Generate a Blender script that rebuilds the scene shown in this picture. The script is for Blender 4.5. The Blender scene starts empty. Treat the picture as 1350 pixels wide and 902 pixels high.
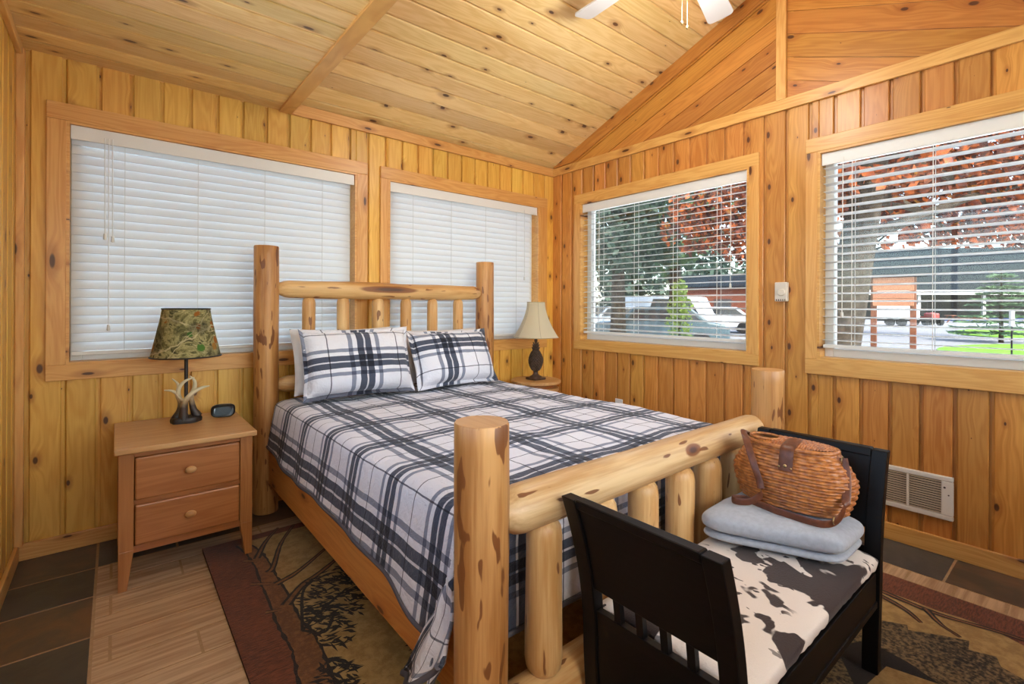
import bpy, bmesh, math, random
from math import sin, cos, pi, radians, sqrt, floor, atan2, exp
from mathutils import Vector, Matrix, noise as mnoise

scene = bpy.context.scene
COL = scene.collection
R = random.Random(7)

# ------------------------------------------------------------------ helpers
def link(o):
    COL.objects.link(o)
    return o

def props(o, label=None, cat=None, group=None, kind=None):
    if label: o['label'] = label
    if cat: o['category'] = cat
    if group: o['group'] = group
    if kind: o['kind'] = kind
    return o

def thing(name, label, cat, loc=(0, 0, 0), rotz=0.0, group=None):
    o = bpy.data.objects.new(name, None)
    o.empty_display_size = 0.1
    o.location = loc
    o.rotation_euler = (0, 0, rotz)
    link(o)
    return props(o, label, cat, group)

def copy_tree(o, parent=None):
    c = o.copy()
    link(c)
    if parent is not None:
        c.parent = parent
    for ch in [x for x in scene.objects if x.parent == o]:
        copy_tree(ch, c)
    return c

class MB:
    """collects shapes for ONE mesh object"""
    def __init__(s):
        s.v = []; s.f = []; s.m = []; s.uv = {}
    def add(s, vs, fs, mi=0, uvs=None):
        b = len(s.v)
        s.v += [tuple(p) for p in vs]
        for k, f in enumerate(fs):
            s.f.append([b + i for i in f]); s.m.append(mi)
        if uvs:
            for i, t in enumerate(uvs): s.uv[b + i] = t
        return s
    def box(s, x0, x1, y0, y1, z0, z1, mi=0):
        vs = [(x, y, z) for z in (z0, z1) for y in (y0, y1) for x in (x0, x1)]
        return s.add(vs, [(0, 2, 3, 1), (4, 5, 7, 6), (0, 1, 5, 4), (2, 6, 7, 3), (0, 4, 6, 2), (1, 3, 7, 5)], mi)
    def obox(s, M, sx, sy, sz, mi=0):
        vs = [M @ Vector((x, y, z)) for z in (-sz / 2, sz / 2) for y in (-sy / 2, sy / 2) for x in (-sx / 2, sx / 2)]
        return s.add(vs, [(0, 2, 3, 1), (4, 5, 7, 6), (0, 1, 5, 4), (2, 6, 7, 3), (0, 4, 6, 2), (1, 3, 7, 5)], mi)
    def prism(s, poly, fn0, fn1, mi=0):
        n = len(poly)
        vs = [fn0(*p) for p in poly] + [fn1(*p) for p in poly]
        fs = [tuple(range(n))[::-1], tuple(range(n, 2 * n))]
        fs += [(i, (i + 1) % n, n + (i + 1) % n, n + i) for i in range(n)]
        return s.add(vs, fs, mi)
    def grid(s, fn, nu, nv, closed_u=False, mi=0, uvfn=None):
        vs = []; uvs = []
        for j in range(nv + 1):
            for i in range(nu + (0 if closed_u else 1)):
                vs.append(fn(i / nu, j / nv))
                if uvfn: uvs.append(uvfn(i / nu, j / nv))
        w = nu + (0 if closed_u else 1)
        fs = []
        for j in range(nv):
            for i in range(nu):
                i2 = (i + 1) % w
                fs.append((j * w + i, j * w + i2, (j + 1) * w + i2, (j + 1) * w + i))
        return s.add(vs, fs, mi, uvs if uvfn else None)
    def lathe(s, prof, seg=32, c=(0, 0, 0), mi=0, caps=True):
        vs = []; fs = []
        n = len(prof)
        for r, z in prof:
            for k in range(seg):
                a = 2 * pi * k / seg
                vs.append((c[0] + r * cos(a), c[1] + r * sin(a), c[2] + z))
        for j in range(n - 1):
            for k in range(seg):
                k2 = (k + 1) % seg
                fs.append((j * seg + k, j * seg + k2, (j + 1) * seg + k2, (j + 1) * seg + k))
        if caps:
            if prof[0][0] > 1e-5: fs.append(tuple(range(seg))[::-1])
            if prof[-1][0] > 1e-5: fs.append(tuple(range((n - 1) * seg, n * seg)))
        return s.add(vs, fs, mi)
    def tube(s, pts, rad, seg=12, mi=0, caps=True, flat=1.0, up=None):
        pts = [Vector(p) for p in pts]
        n = len(pts)
        rr = rad if isinstance(rad, (list, tuple)) else [rad] * n
        vs = []; fs = []
        prev = None
        for i, p in enumerate(pts):
            t = (pts[min(i + 1, n - 1)] - pts[max(i - 1, 0)]).normalized()
            if up is not None:
                a = up[i] if isinstance(up, list) else Vector(up)
                a = (a - t * a.dot(t)).normalized()
            elif prev is None:
                a = Vector((0, 0, 1)) if abs(t.z) < .9 else Vector((1, 0, 0))
                a = (a - t * a.dot(t)).normalized()
            else:
                a = (prev - t * prev.dot(t)).normalized()
            prev = a
            b = t.cross(a)
            for k in range(seg):
                an = 2 * pi * k / seg
                vs.append(p + a * (rr[i] * cos(an)) + b * (rr[i] * flat * sin(an)))
        for j in range(n - 1):
            for k in range(seg):
                k2 = (k + 1) % seg
                fs.append((j * seg + k, j * seg + k2, (j + 1) * seg + k2, (j + 1) * seg + k))
        if caps:
            fs.append(tuple(range(seg))[::-1]); fs.append(tuple(range((n - 1) * seg, n * seg)))
        return s.add(vs, fs, mi)
    def build(s, name, mats, parent=None, off=(0, 0, 0), smooth=None, bevel=None, sub=0, bseg=2):
        """off: subtracted from every vertex (the root's own location when built in room coordinates)"""
        me = bpy.data.meshes.new(name)
        me.from_pydata([(p[0] - off[0], p[1] - off[1], p[2] - off[2]) for p in s.v], [], s.f)
        if not isinstance(mats, (list, tuple)): mats = [mats]
        for m in mats: me.materials.append(m)
        if len(mats) > 1: me.polygons.foreach_set('material_index', s.m)
        if s.uv:
            ul = me.uv_layers.new(name='UVMap')
            for lp in me.loops:
                ul.data[lp.index].uv = s.uv.get(lp.vertex_index, (0, 0))
        bm = bmesh.new(); bm.from_mesh(me)
        bmesh.ops.recalc_face_normals(bm, faces=bm.faces)
        bm.to_mesh(me); bm.free()
        o = bpy.data.objects.new(name, me)
        link(o)
        if parent is not None: o.parent = parent
        if smooth is not None:
            me.polygons.foreach_set('use_smooth', [True] * len(me.polygons))
            if smooth < 180:
                try: me.set_sharp_from_angle(angle=radians(smooth))
                except Exception: pass
        if bevel:
            b = o.modifiers.new('bevel', 'BEVEL')
            b.width = bevel; b.segments = bseg; b.limit_method = 'ANGLE'; b.angle_limit = radians(40)
            b.harden_normals = False
        if sub:
            m = o.modifiers.new('sub', 'SUBSURF'); m.levels = sub; m.render_levels = sub
        me.update()
        return o

def catmull(pts, n=8):
    P = [Vector(p) for p in pts]
    P = [2 * P[0] - P[1]] + P + [2 * P[-1] - P[-2]]
    out = []
    for i in range(1, len(P) - 2):
        a, b, c, d = P[i - 1], P[i], P[i + 1], P[i + 2]
        for k in range(n):
            t = k / n
            out.append(.5 * ((2 * b) + (c - a) * t + (2 * a - 5 * b + 4 * c - d) * t * t + (3 * b - a - 3 * c + d) * t ** 3))
    out.append(P[-2])
    return out

def lerp(a, b, t): return a + (b - a) * t
def sstep(a, b, x):
    t = min(1, max(0, (x - a) / (b - a))); return t * t * (3 - 2 * t)
def nz(x, y, z=0.0): return mnoise.noise(Vector((x, y, z)))

# ------------------------------------------------------------------ materials
def srgb(r, g, b):
    f = lambda c: (c / 255 / 12.92) if c / 255 <= .04045 else ((c / 255 + .055) / 1.055) ** 2.4
    return (f(r), f(g), f(b), 1.0)

class NT:
    def __init__(s, name):
        s.mat = bpy.data.materials.new(name); s.mat.use_nodes = True
        s.t = s.mat.node_tree; s.t.nodes.clear()
        s.out = s.t.nodes.new('ShaderNodeOutputMaterial')
    def n(s, typ, **kw):
        nd = s.t.nodes.new('ShaderNode' + typ)
        for k, v in kw.items(): setattr(nd, k, v)
        return nd
    def L(s, a, b): s.t.links.new(a, b)
    def setin(s, sock, v):
        if hasattr(v, 'is_linked') or isinstance(v, bpy.types.NodeSocket): s.L(v, sock)
        else: sock.default_value = v
    def math(s, op, a, b=0.0, c=None, clamp=False):
        nd = s.n('Math', operation=op, use_clamp=clamp)
        s.setin(nd.inputs[0], a); s.setin(nd.inputs[1], b)
        if c is not None: s.setin(nd.inputs[2], c)
        return nd.outputs[0]
    def comb(s, x, y, z):
        nd = s.n('CombineXYZ')
        for i, v in enumerate((x, y, z)): s.setin(nd.inputs[i], v)
        return nd.outputs[0]
    def coord(s, kind='Object'):
        return s.n('TexCoord').outputs[kind]
    def xyz(s, vec):
        nd = s.n('SeparateXYZ'); s.L(vec, nd.inputs[0]); return nd.outputs
    def noise(s, vec, scale=1.0, detail=2.0, rough=.5, dist=0.0):
        nd = s.n('TexNoise'); s.L(vec, nd.inputs['Vector'])
        nd.inputs['Scale'].default_value = scale; nd.inputs['Detail'].default_value = detail
        nd.inputs['Roughness'].default_value = rough; nd.inputs['Distortion'].default_value = dist
        return nd.outputs['Fac']
    def white(s, w):
        nd = s.n('TexWhiteNoise', noise_dimensions='1D'); s.setin(nd.inputs['W'], w); return nd.outputs['Value']
    def maprange(s, v, a, b, c=0.0, d=1.0, smooth=True):
        nd = s.n('MapRange', interpolation_type='SMOOTHSTEP' if smooth else 'LINEAR')
        s.setin(nd.inputs['Value'], v)
        s.setin(nd.inputs['From Min'], a); s.setin(nd.inputs['From Max'], b)
        s.setin(nd.inputs['To Min'], c); s.setin(nd.inputs['To Max'], d)
        return nd.outputs['Result']
    def mix(s, fac, a, b, typ='MIX'):
        nd = s.n('Mix', data_type='RGBA', blend_type=typ)
        s.setin(nd.inputs['Factor'], fac); s.setin(nd.inputs['A'], a) if False else None
        ia = [i for i in nd.inputs if i.name == 'A' and i.type == 'RGBA'][0]
        ib = [i for i in nd.inputs if i.name == 'B' and i.type == 'RGBA'][0]
        s.setin(ia, a); s.setin(ib, b)
        return [o for o in nd.outputs if o.type == 'RGBA'][0]
    def ramp(s, fac, stops, interp='LINEAR'):
        nd = s.n('ValToRGB'); cr = nd.color_ramp; cr.interpolation = interp
        while len(cr.elements) < len(stops): cr.elements.new(.5)
        for e, (p, c) in zip(cr.elements, stops):
            e.position = p; e.color = c if len(c) == 4 else (*c, 1)
        s.L(fac, nd.inputs[0])
        return nd.outputs[0]
    def bsdf(s, color, rough=.5, spec=.5, bump=None, bstr=.3, bdist=.01, metal=0.0, coat=0.0, sheen=0.0):
        p = s.n('BsdfPrincipled')
        s.setin(p.inputs['Base Color'], color)
        s.setin(p.inputs['Roughness'], rough)
        p.inputs['Specular IOR Level'].default_value = spec
        p.inputs['Metallic'].default_value = metal
        p.inputs['Coat Weight'].default_value = coat
        p.inputs['Coat Roughness'].default_value = .25
        p.inputs['Sheen Weight'].default_value = sheen
        if bump is not None:
            b = s.n('Bump'); b.inputs['Strength'].default_value = bstr; b.inputs['Distance'].default_value = bdist
            s.L(bump, b.inputs['Height']); s.L(b.outputs[0], p.inputs['Normal'])
        s.L(p.outputs[0], s.out.inputs[0])
        return p

def plain(name, col, rough=.5, spec=.5, metal=0.0, coat=0.0, nscale=0, namp=.15, bump=0.0, sheen=0.0):
    m = NT(name)
    if nscale:
        v = m.coord()
        f = m.noise(v, nscale, 4)
        c = m.mix(m.maprange(f, .3, .7), tuple(k * (1 - namp) for k in col[:3]) + (1,), tuple(min(1, k * (1 + namp)) for k in col[:3]) + (1,))
        m.bsdf(c, rough, spec, f if bump else None, bump, .004, metal, coat, sheen)
    else:
        m.bsdf(col, rough, spec, None, metal=metal, coat=coat, sheen=sheen)
    return m.mat

def pine(name, U, V, pitch=.128, off=-.366, light=(230, 184, 90), dark=(208, 150, 58), knots=.55, rough=.38, var=.30, kscale=(8, 4), seed=0.0, coat=.15, ring=.17):
    """knotty pine: U = axis across the boards, V = axis along the grain"""
    m = NT(name)
    c = m.xyz(m.coord())
    ax = {'x': c[0], 'y': c[1], 'z': c[2]}
    u = ax[U]; v = ax[V]
    w = [a for a in 'xyz' if a not in (U, V)][0]
    board = m.math('FLOOR', m.math('DIVIDE', m.math('SUBTRACT', u, off), pitch))
    rnd = m.white(m.math('ADD', board, seed + .37))
    rnd2 = m.white(m.math('ADD', board, seed + 71.7))
    vk = m.math('ADD', v, m.math('MULTIPLY', rnd, 13.0))
    # knots
    vor = m.n('TexVoronoi', voronoi_dimensions='2D', feature='F1')
    m.L(m.comb(m.math('MULTIPLY', u, kscale[0]), m.math('MULTIPLY', vk, kscale[1]), 0.0), vor.inputs['Vector'])
    vor.inputs['Scale'].default_value = 1.0
    vor.inputs['Randomness'].default_value = .85
    d = vor.outputs['Distance']
    cr = m.xyz(vor.outputs['Color'])
    rad = m.maprange(cr[0], 1 - knots, 1.0, 0.0, .115, smooth=False)
    rad = m.math('MAXIMUM', rad, 0.0001)
    knot = m.maprange(d, m.math('MULTIPLY', rad, .55), rad, 1.0, 0.0)
    halo = m.maprange(d, rad, m.math('ADD', m.math('MULTIPLY', rad, 2.6), .03), 1.0, 0.0)
    halo = m.math('MULTIPLY', halo, m.maprange(rad, .01, .05))
    push = m.math('MULTIPLY', m.maprange(d, 0.0, .45, 1.0, 0.0), m.math('MULTIPLY', rad, .35))
    ug = m.math('ADD', u, push)
    # grain
    vec = m.comb(m.math('MULTIPLY', ug, 9.0), m.math('MULTIPLY', vk, .7), m.math('ADD', m.math('MULTIPLY', rnd2, 50.0), m.math('MULTIPLY', ax[w], 3.0)))
    base = m.noise(vec, 1.0, 3, .5, .4)
    rings = m.math('ADD', m.math('MULTIPLY', m.math('SINE', m.math('MULTIPLY', base, 85.0)), .5), .5)
    vec2 = m.comb(m.math('MULTIPLY', ug, 160.0), m.math('MULTIPLY', vk, 5.0), m.math('MULTIPLY', rnd, 20.0))
    fine = m.noise(vec2, 1.0, 2, .6)
    g = m.math('ADD', m.math('MULTIPLY', rings, ring), m.math('ADD', m.math('MULTIPLY', fine, .3), m.math('MULTIPLY', base, .5)))
    col = m.mix(m.maprange(g, .22, .78), srgb(*light), srgb(*dark))
    hs = m.n('HueSaturation')
    m.setin(hs.inputs['Value'], m.math('ADD', 1 - var / 2, m.math('MULTIPLY', rnd, var)))
    m.setin(hs.inputs['Hue'], m.math('ADD', .4945, m.math('MULTIPLY', rnd2, .013)))
    hs.inputs['Saturation'].default_value = 1.0
    m.L(col, hs.inputs['Color'])
    col = m.mix(m.math('MULTIPLY', halo, .45), hs.outputs[0], srgb(150, 78, 24))
    col = m.mix(m.math('MULTIPLY', knot, .92), col, srgb(72, 36, 18))
    m.bsdf(col, rough, .5, fine, .06, .003, coat=coat)
    return m.mat

def logwood(name, light=(222, 184, 128), dark=(190, 138, 78), streak=(112, 62, 28), amount=.5, scar=None):
    """peeled log, grain along the mesh's own z axis; scar = (z centre, half length, angle, half width) of a bark-edged knot"""
    m = NT(name)
    oi = m.n('ObjectInfo')
    c = m.xyz(m.coord())
    rn = m.math('MULTIPLY', oi.outputs['Random'], 40.0)
    z = m.math('ADD', c[2], rn)
    v1 = m.comb(m.math('MULTIPLY', c[0], 14.0), m.math('MULTIPLY', c[1], 14.0), m.math('MULTIPLY', z, 1.6))
    broad = m.noise(v1, 1.0, 3, .55, .3)
    v2 = m.comb(m.math('MULTIPLY', c[0], 110.0), m.math('MULTIPLY', c[1], 110.0), m.math('MULTIPLY', z, 5.0))
    fine = m.noise(v2, 1.0, 3, .6)
    col = m.mix(m.maprange(m.math('ADD', m.math('MULTIPLY', broad, .7), m.math('MULTIPLY', fine, .3)), .35, .66), srgb(*light), srgb(*dark))
    v3 = m.comb(m.math('MULTIPLY', c[0], 34.0), m.math('MULTIPLY', c[1], 34.0), m.math('MULTIPLY', z, 7.5))
    s1 = m.noise(v3, 1.0, 1.5, .5, .2)
    th = .70 - .08 * amount
    sm = m.maprange(s1, th, th + .025)
    col = m.mix(m.math('MULTIPLY', sm, .9), col, srgb(*streak))
    v4 = m.comb(m.math('MULTIPLY', c[0], 9.0), m.math('MULTIPLY', c[1], 9.0), m.math('MULTIPLY', z, 1.1))
    s2 = m.maprange(m.noise(v4, 1.0, 2), .56, .72)
    col = m.mix(m.math('MULTIPLY', s2, .45), col, srgb(168, 108, 52))
    if scar:
        zc, hl, ang, hw = scar
        dz = m.math('DIVIDE', m.math('SUBTRACT', c[2], zc), hl)
        nx, ny = cos(ang), sin(ang)
        side = m.math('ADD', m.math('MULTIPLY', c[0], nx), m.math('MULTIPLY', c[1], ny))
        acr = m.math('ADD', m.math('MULTIPLY', c[0], -ny), m.math('MULTIPLY', c[1], nx))
        wob = m.math('MULTIPLY', m.math('SUBTRACT', m.noise(v3, .6, 2), .5), .7)
        da = m.math('DIVIDE', acr, hw)
        dd = m.math('ADD', m.math('SQRT', m.math('ADD', m.math('MULTIPLY', dz, dz), m.math('MULTIPLY', da, da))), wob)
        front = m.maprange(side, 0.0, .01)
        rim = m.math('MULTIPLY', m.maprange(dd, .8, 1.1, 1.0, 0.0), front)
        core = m.math('MULTIPLY', m.maprange(dd, .25, .75, 1.0, 0.0), front)
        col = m.mix(m.math('MULTIPLY', rim, .9), col, srgb(122, 66, 30))
        col = m.mix(m.math('MULTIPLY', core, .85), col, srgb(74, 50, 42))
    m.bsdf(col, .42, .45, fine, .12, .004, coat=.08)
    return m.mat

def plaid(name, ps=.37, pt=.31, us=0.0, ut=0.0, scale=1.0):
    m = NT(name)
    uv = m.xyz(m.coord('UV'))
    wn = m.noise(m.coord(), 9.0, 2)
    def bands(x, p, o):
        xx = m.math('ADD', m.math('MULTIPLY', m.math('ADD', x, o), 1 / (p * scale)), m.math('MULTIPLY', m.math('SUBTRACT', wn, .5), .03))
        fr = m.math('ABSOLUTE', m.math('SUBTRACT', m.math('FRACT', xx), .5))   # 0 at band centre ... .5
        W = (1, 1, 1); D = (.085, .10, .135); G = (.31, .34, .41); T = (.2, .2, .23)
        return m.ramp(fr, [(0, (.85, .85, .85)), (.011, D), (.105, W), (.165, G), (.225, W), (.492, T)], 'CONSTANT')
    a = bands(uv[0], ps, us); b = bands(uv[1], pt, ut)
    col = m.mix(1.0, a, b, 'MULTIPLY')
    col = m.mix(1.0, srgb(230, 231, 240), col, 'MULTIPLY')
    col = m.mix(.06, col, srgb(120, 120, 135))
    # crinkled quilting
    o = m.coord()
    f = m.noise(o, 30.0, 4, .6, .8)
    f2 = m.noise(o, 420.0, 1)
    h = m.math('ADD', f, m.math('MULTIPLY', f2, .06))
    m.bsdf(col, .9, .15, h, .8, .014, sheen=.15)
    return m.mat

LAMP, SKYS, SUN, EXPO = 13.0, .52, 6.0, .92
M = {}
M['wall_n'] = pine('pine_wall_north', 'x', 'z', .128, -.366)
M['wall_e'] = pine('pine_wall_east', 'y', 'z', .1262, -.366, light=(210, 149, 74), dark=(178, 112, 44), seed=31, knots=.6)
M['wall_w'] = pine('pine_wall_west', 'y', 'z', .128, -.1, seed=11)
M['ceil_flat'] = pine('pine_ceiling_flat', 'y', 'x', .1263, 0.0, light=(242, 208, 142), dark=(222, 178, 106), seed=51, kscale=(8, 3.4))
M['ceil_vault'] = pine('pine_ceiling_vault', 'y', 'x', .1176, -.063, light=(240, 208, 148), dark=(220, 180, 112), seed=5, kscale=(8, 3.4), knots=.6, rough=.3, coat=.3)
M['trim_x'] = pine('pine_trim_x', 'z', 'x', 9, -4, seed=3, kscale=(9, 2.6), var=0, light=(226, 176, 102), dark=(202, 143, 71))
M['trim_y'] = pine('pine_trim_y', 'z', 'y', 9, -4, seed=6, kscale=(9, 2.6), var=0, light=(226, 176, 102), dark=(202, 143, 71))
M['trim_z'] = pine('pine_trim_z', 'x', 'z', 9, -4, seed=9, kscale=(9, 2.6), var=0, light=(226, 176, 102), dark=(202, 143, 71))
M['trim_zy'] = pine('pine_trim_z_east', 'y', 'z', 9, -4, seed=19, kscale=(9, 2.6), var=0, light=(226, 176, 102), dark=(202, 143, 71))
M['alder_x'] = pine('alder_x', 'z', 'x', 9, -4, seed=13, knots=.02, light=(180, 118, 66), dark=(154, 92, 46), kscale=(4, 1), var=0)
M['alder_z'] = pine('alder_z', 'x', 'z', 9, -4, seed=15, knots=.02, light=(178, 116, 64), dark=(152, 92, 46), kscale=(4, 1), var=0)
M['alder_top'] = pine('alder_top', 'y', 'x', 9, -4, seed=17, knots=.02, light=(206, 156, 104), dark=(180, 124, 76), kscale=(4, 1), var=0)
M['rail'] = pine('pine_rail_y', 'z', 'y', 9, -4, seed=23, knots=.5, kscale=(9, 3), var=0, light=(226, 166, 88), dark=(202, 134, 62))
M['log'] = logwood('peeled_log', amount=.5)
M['log_post'] = logwood('peeled_log_post', light=(204, 152, 92), dark=(158, 102, 50), amount=1.15)
M['log_head'] = logwood('peeled_log_head_rail', amount=.55, scar=(.70, .20, -.15, .024))
M['log_foot'] = logwood('peeled_log_foot_rail', light=(220, 188, 140), dark=(182, 140, 90), amount=.35, scar=(.83, .05, -.35, .022))
M['log_end'] = pine('log_end_grain', 'x', 'y', 9, -4, knots=.02, light=(206, 158, 98), dark=(186, 134, 76), var=0, seed=41)
M['plaid'] = plaid('plaid_quilt', us=.185 - .165, ut=.20)
M['plaid_p1'] = plaid('plaid_pillow_sham', ps=.40, pt=.34, us=-.11, ut=.0)
M['plaid_p2'] = plaid('plaid_pillow_sham_far', ps=.40, pt=.34, us=-.01, ut=-.08)
M['sheet'] = plain('white_cotton', srgb(214, 212, 214), .9, .2, nscale=12, namp=.06, bump=.2)
M['hem'] = plain('grey_quilt_binding', srgb(92, 90, 98), .9, .2)
M['white_vinyl'] = plain('white_vinyl', srgb(226, 227, 225), .4, .5)
M['white_metal'] = plain('painted_white_metal', srgb(214, 208, 198), .45, .5)
M['black_paint'] = plain('satin_black_paint', srgb(13, 11, 11), .42, .2)
M['iron'] = plain('dark_bronze', srgb(40, 33, 32), .45, .5, nscale=60, namp=.3, bump=.3)
M['bronze'] = plain('carved_bronze', srgb(74, 54, 42), .4, .5, nscale=40, namp=.35, bump=.2)
M['black_plastic'] = plain('black_plastic', srgb(20, 22, 26), .3, .5)
M['lcd'] = plain('lcd_display', srgb(64, 78, 88), .15, .6)
M['blanket'] = plain('pale_blue_fleece', srgb(164, 170, 180), .95, .1, nscale=70, namp=.07, bump=.25, sheen=.3)
M['leather'] = plain('brown_leather', srgb(98, 52, 30), .42, .5, nscale=60, namp=.25, bump=.2)
M['brass'] = plain('aged_brass', srgb(170, 150, 110), .35, .5, metal=.9)
M['dark_void'] = plain('dark_recess', srgb(30, 24, 22), .9, .1)
M['glass'] = None

def glass_mat():
    m = NT('window_glass')
    tr = m.n('BsdfTransparent'); tr.inputs[0].default_value = (.94, .97, .96, 1)
    gl = m.n('BsdfGlossy'); gl.inputs['Roughness'].default_value = .02
    fr = m.n('Fresnel'); fr.inputs[0].default_value = 1.45
    mx = m.n('MixShader'); m.L(fr.outputs[0], mx.inputs[0]); m.L(tr.outputs[0], mx.inputs[1]); m.L(gl.outputs[0], mx.inputs[2])
    m.L(mx.outputs[0], m.out.inputs[0])
    return m.mat
M['glass'] = glass_mat()

def translucent(name, col, amt, rough=.5):
    m = NT(name)
    p = m.bsdf(col, rough, .4)
    t = m.n('BsdfTranslucent'); t.inputs[0].default_value = col
    mx = m.n('MixShader'); mx.inputs[0].default_value = amt
    m.L(p.outputs[0], mx.inputs[1]); m.L(t.outputs[0], mx.inputs[2]); m.L(mx.outputs[0], m.out.inputs[0])
    return m.mat
M['slat'] = translucent('white_blind_slat', srgb(234, 236, 238), .36, .35)
M['cream_shade'] = translucent('cream_fabric_shade', srgb(226, 216, 190), .4, .8)

def ringed_bronze():
    m = NT('antler')
    c = m.xyz(m.coord())
    f = m.noise(m.coord(), 60, 3)
    zz = m.math('ADD', c[2], m.math('MULTIPLY', m.math('SUBTRACT', f, .5), .03))
    col = m.ramp(m.maprange(zz, .02, .15, 0, 1, False), [(0, srgb(52, 42, 38)), (.45, srgb(78, 62, 52)), (.75, srgb(176, 154, 116)), (1, srgb(214, 202, 166))])
    m.bsdf(col, .45, .5, f, .2, .003)
    return m.mat
M['antler'] = ringed_bronze()

def camo():
    m = NT('woodland_print_shade')
    c = m.coord(); s = m.xyz(c)
    base = m.noise(c, 16, 4, .6, 1.2)
    col = m.ramp(base, [(.3, srgb(60, 60, 48)), (.44, srgb(128, 124, 80)), (.54, srgb(196, 186, 132)), (.62, srgb(108, 106, 72)), (.75, srgb(60, 58, 50))])
    # grass-like strokes
    g = m.noise(m.comb(m.math('MULTIPLY', m.math('ADD', s[0], m.math('MULTIPLY', s[2], .6)), 40.0), m.math('MULTIPLY', s[1], 40.0), m.math('MULTIPLY', s[2], 160.0)), 1.0, 3, .6, 1.0)
    col = m.mix(m.maprange(g, .58, .66), col, srgb(220, 212, 160))
    vor = m.n('TexVoronoi', feature='F1'); m.L(c, vor.inputs['Vector']); vor.inputs['Scale'].default_value = 15
    vc = m.xyz(vor.outputs['Color'])
    wob = m.math('MULTIPLY', m.noise(c, 60, 3), .35)
    leaf = m.math('MULTIPLY', m.maprange(m.math('ADD', vor.outputs['Distance'], wob), .42, .5, 1.0, 0.0), m.maprange(vc[0], .55, .57))
    lc = m.ramp(vc[1], [(0, srgb(178, 112, 50)), (.5, srgb(150, 96, 40)), (.75, srgb(190, 140, 70)), (.8, srgb(88, 132, 60))], 'CONSTANT')
    col = m.mix(leaf, col, lc)
    wb = m.math('MULTIPLY', m.math('SUBTRACT', m.noise(c, 22, 3), .5), .05)
    for k_, o_, w_ in ((.55, .432, .0032), (-.35, .50, .0022), (1.3, .45, .002)):
        ln = m.math('ABSOLUTE', m.math('ADD', m.math('SUBTRACT', s[2], m.math('ADD', m.math('MULTIPLY', s[0], k_), o_)), wb))
        col = m.mix(m.maprange(ln, w_, w_ * 1.5, 1.0, 0.0), col, srgb(214, 204, 160))
    dk = m.maprange(m.noise(c, 7, 2), .52, .62)
    col = m.mix(m.math('MULTIPLY', dk, .55), col, srgb(44, 46, 46))
    p = m.bsdf(col, .8, .2)
    t = m.n('BsdfTranslucent'); m.L(col, t.inputs[0])
    mx = m.n('MixShader'); mx.inputs[0].default_value = .35
    m.L(p.outputs[0], mx.inputs[1]); m.L(t.outputs[0], mx.inputs[2]); m.L(mx.outputs[0], m.out.inputs[0])
    return m.mat
M['camo'] = camo()

def hide():
    m = NT('cowhide_print')
    c = m.coord()
    n1 = m.noise(c, 5.4, 3, .5, .45)
    big = m.maprange(n1, .515, .53)
    n2 = m.noise(m.comb(m.math('MULTIPLY', m.xyz(c)[0], 1.0), m.math('MULTIPLY', m.xyz(c)[1], .55), m.xyz(c)[2]), 34, 2, .5, .3)
    zone = m.maprange(m.noise(c, 3.1, 1), .42, .52)
    small = m.math('MULTIPLY', m.maprange(n2, .635, .65), zone)
    f = m.math('MAXIMUM', big, small)
    col = m.mix(f, srgb(224, 214, 206), srgb(50, 36, 34))
    fur = m.noise(c, 260, 2)
    m.bsdf(col, .7, .3, fur, .35, .004, sheen=.2)
    return m.mat
M['hide'] = hide()

def slate(name, a, b, seed):
    m = NT(name)
    c = m.coord()
    mp = m.n('Mapping'); mp.inputs['Location'].default_value = (seed, seed * .7, 0); m.L(c, mp.inputs[0])
    f = m.noise(mp.outputs[0], 5, 5, .6, .8)
    col = m.mix(m.maprange(f, .35, .65), srgb(*a), srgb(*b))
    m.bsdf(col, .38, .5, f, .25, .01)
    return m.mat
SL = [slate('slate_brown', (104, 84, 68), (74, 68, 62), 0), slate('slate_charcoal', (58, 58, 58), (72, 70, 66), 3),
      slate('slate_rust', (112, 86, 62), (84, 74, 64), 7), slate('slate_grey', (84, 84, 84), (66, 68, 70), 11)]
def tileplank():
    m = NT('wood_look_tile')
    c = m.xyz(m.coord())
    row = m.math('FLOOR', m.math('DIVIDE', c[1], .157))
    r = m.white(row)
    v = m.comb(m.math('MULTIPLY', m.math('ADD', c[0], m.math('MULTIPLY', r, 9.0)), 2.6), m.math('MULTIPLY', c[1], 46.0), r)
    f = m.noise(v, 1.0, 4, .6, .3)
    col = m.mix(m.maprange(f, .3, .7), srgb(206, 178, 146), srgb(160, 128, 98))
    m.bsdf(col, .42, .5, f, .08, .003)
    return m.mat
M['tile'] = tileplank()
M['grout'] = plain('tan_grout', srgb(172, 146, 116), .9, .2, nscale=80, namp=.1)

def carpet(name, a, b, sc=90, streak=False):
    m = NT(name)
    c = m.coord(); s = m.xyz(c)
    v = m.comb(m.math('MULTIPLY', s[0], 30.0), m.math('MULTIPLY', s[1], 160.0), 0.0) if streak else c
    f = m.noise(v, 1.0 if streak else sc, 3, .65)
    f2 = m.noise(c, 4, 3)
    col = m.mix(m.maprange(m.math('ADD', m.math('MULTIPLY', f, .75), m.math('MULTIPLY', f2, .25)), .38, .62), srgb(*a), srgb(*b))
    fb = m.noise(c, 400, 1)
    m.bsdf(col, 1.0, .1, fb, .5, .004, sheen=.2)
    return m.mat
RUG = [carpet('rug_rust_brown', (82, 42, 26), (124, 68, 42), streak=True), carpet('rug_tan', (150, 120, 70), (176, 146, 92), 30),
       carpet('rug_black', (20, 17, 16), (34, 28, 26)), carpet('rug_bark', (132, 88, 50), (104, 66, 38), 60),
       carpet('rug_speckled_fur', (30, 24, 20), (132, 110, 74), 70)]

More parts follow.
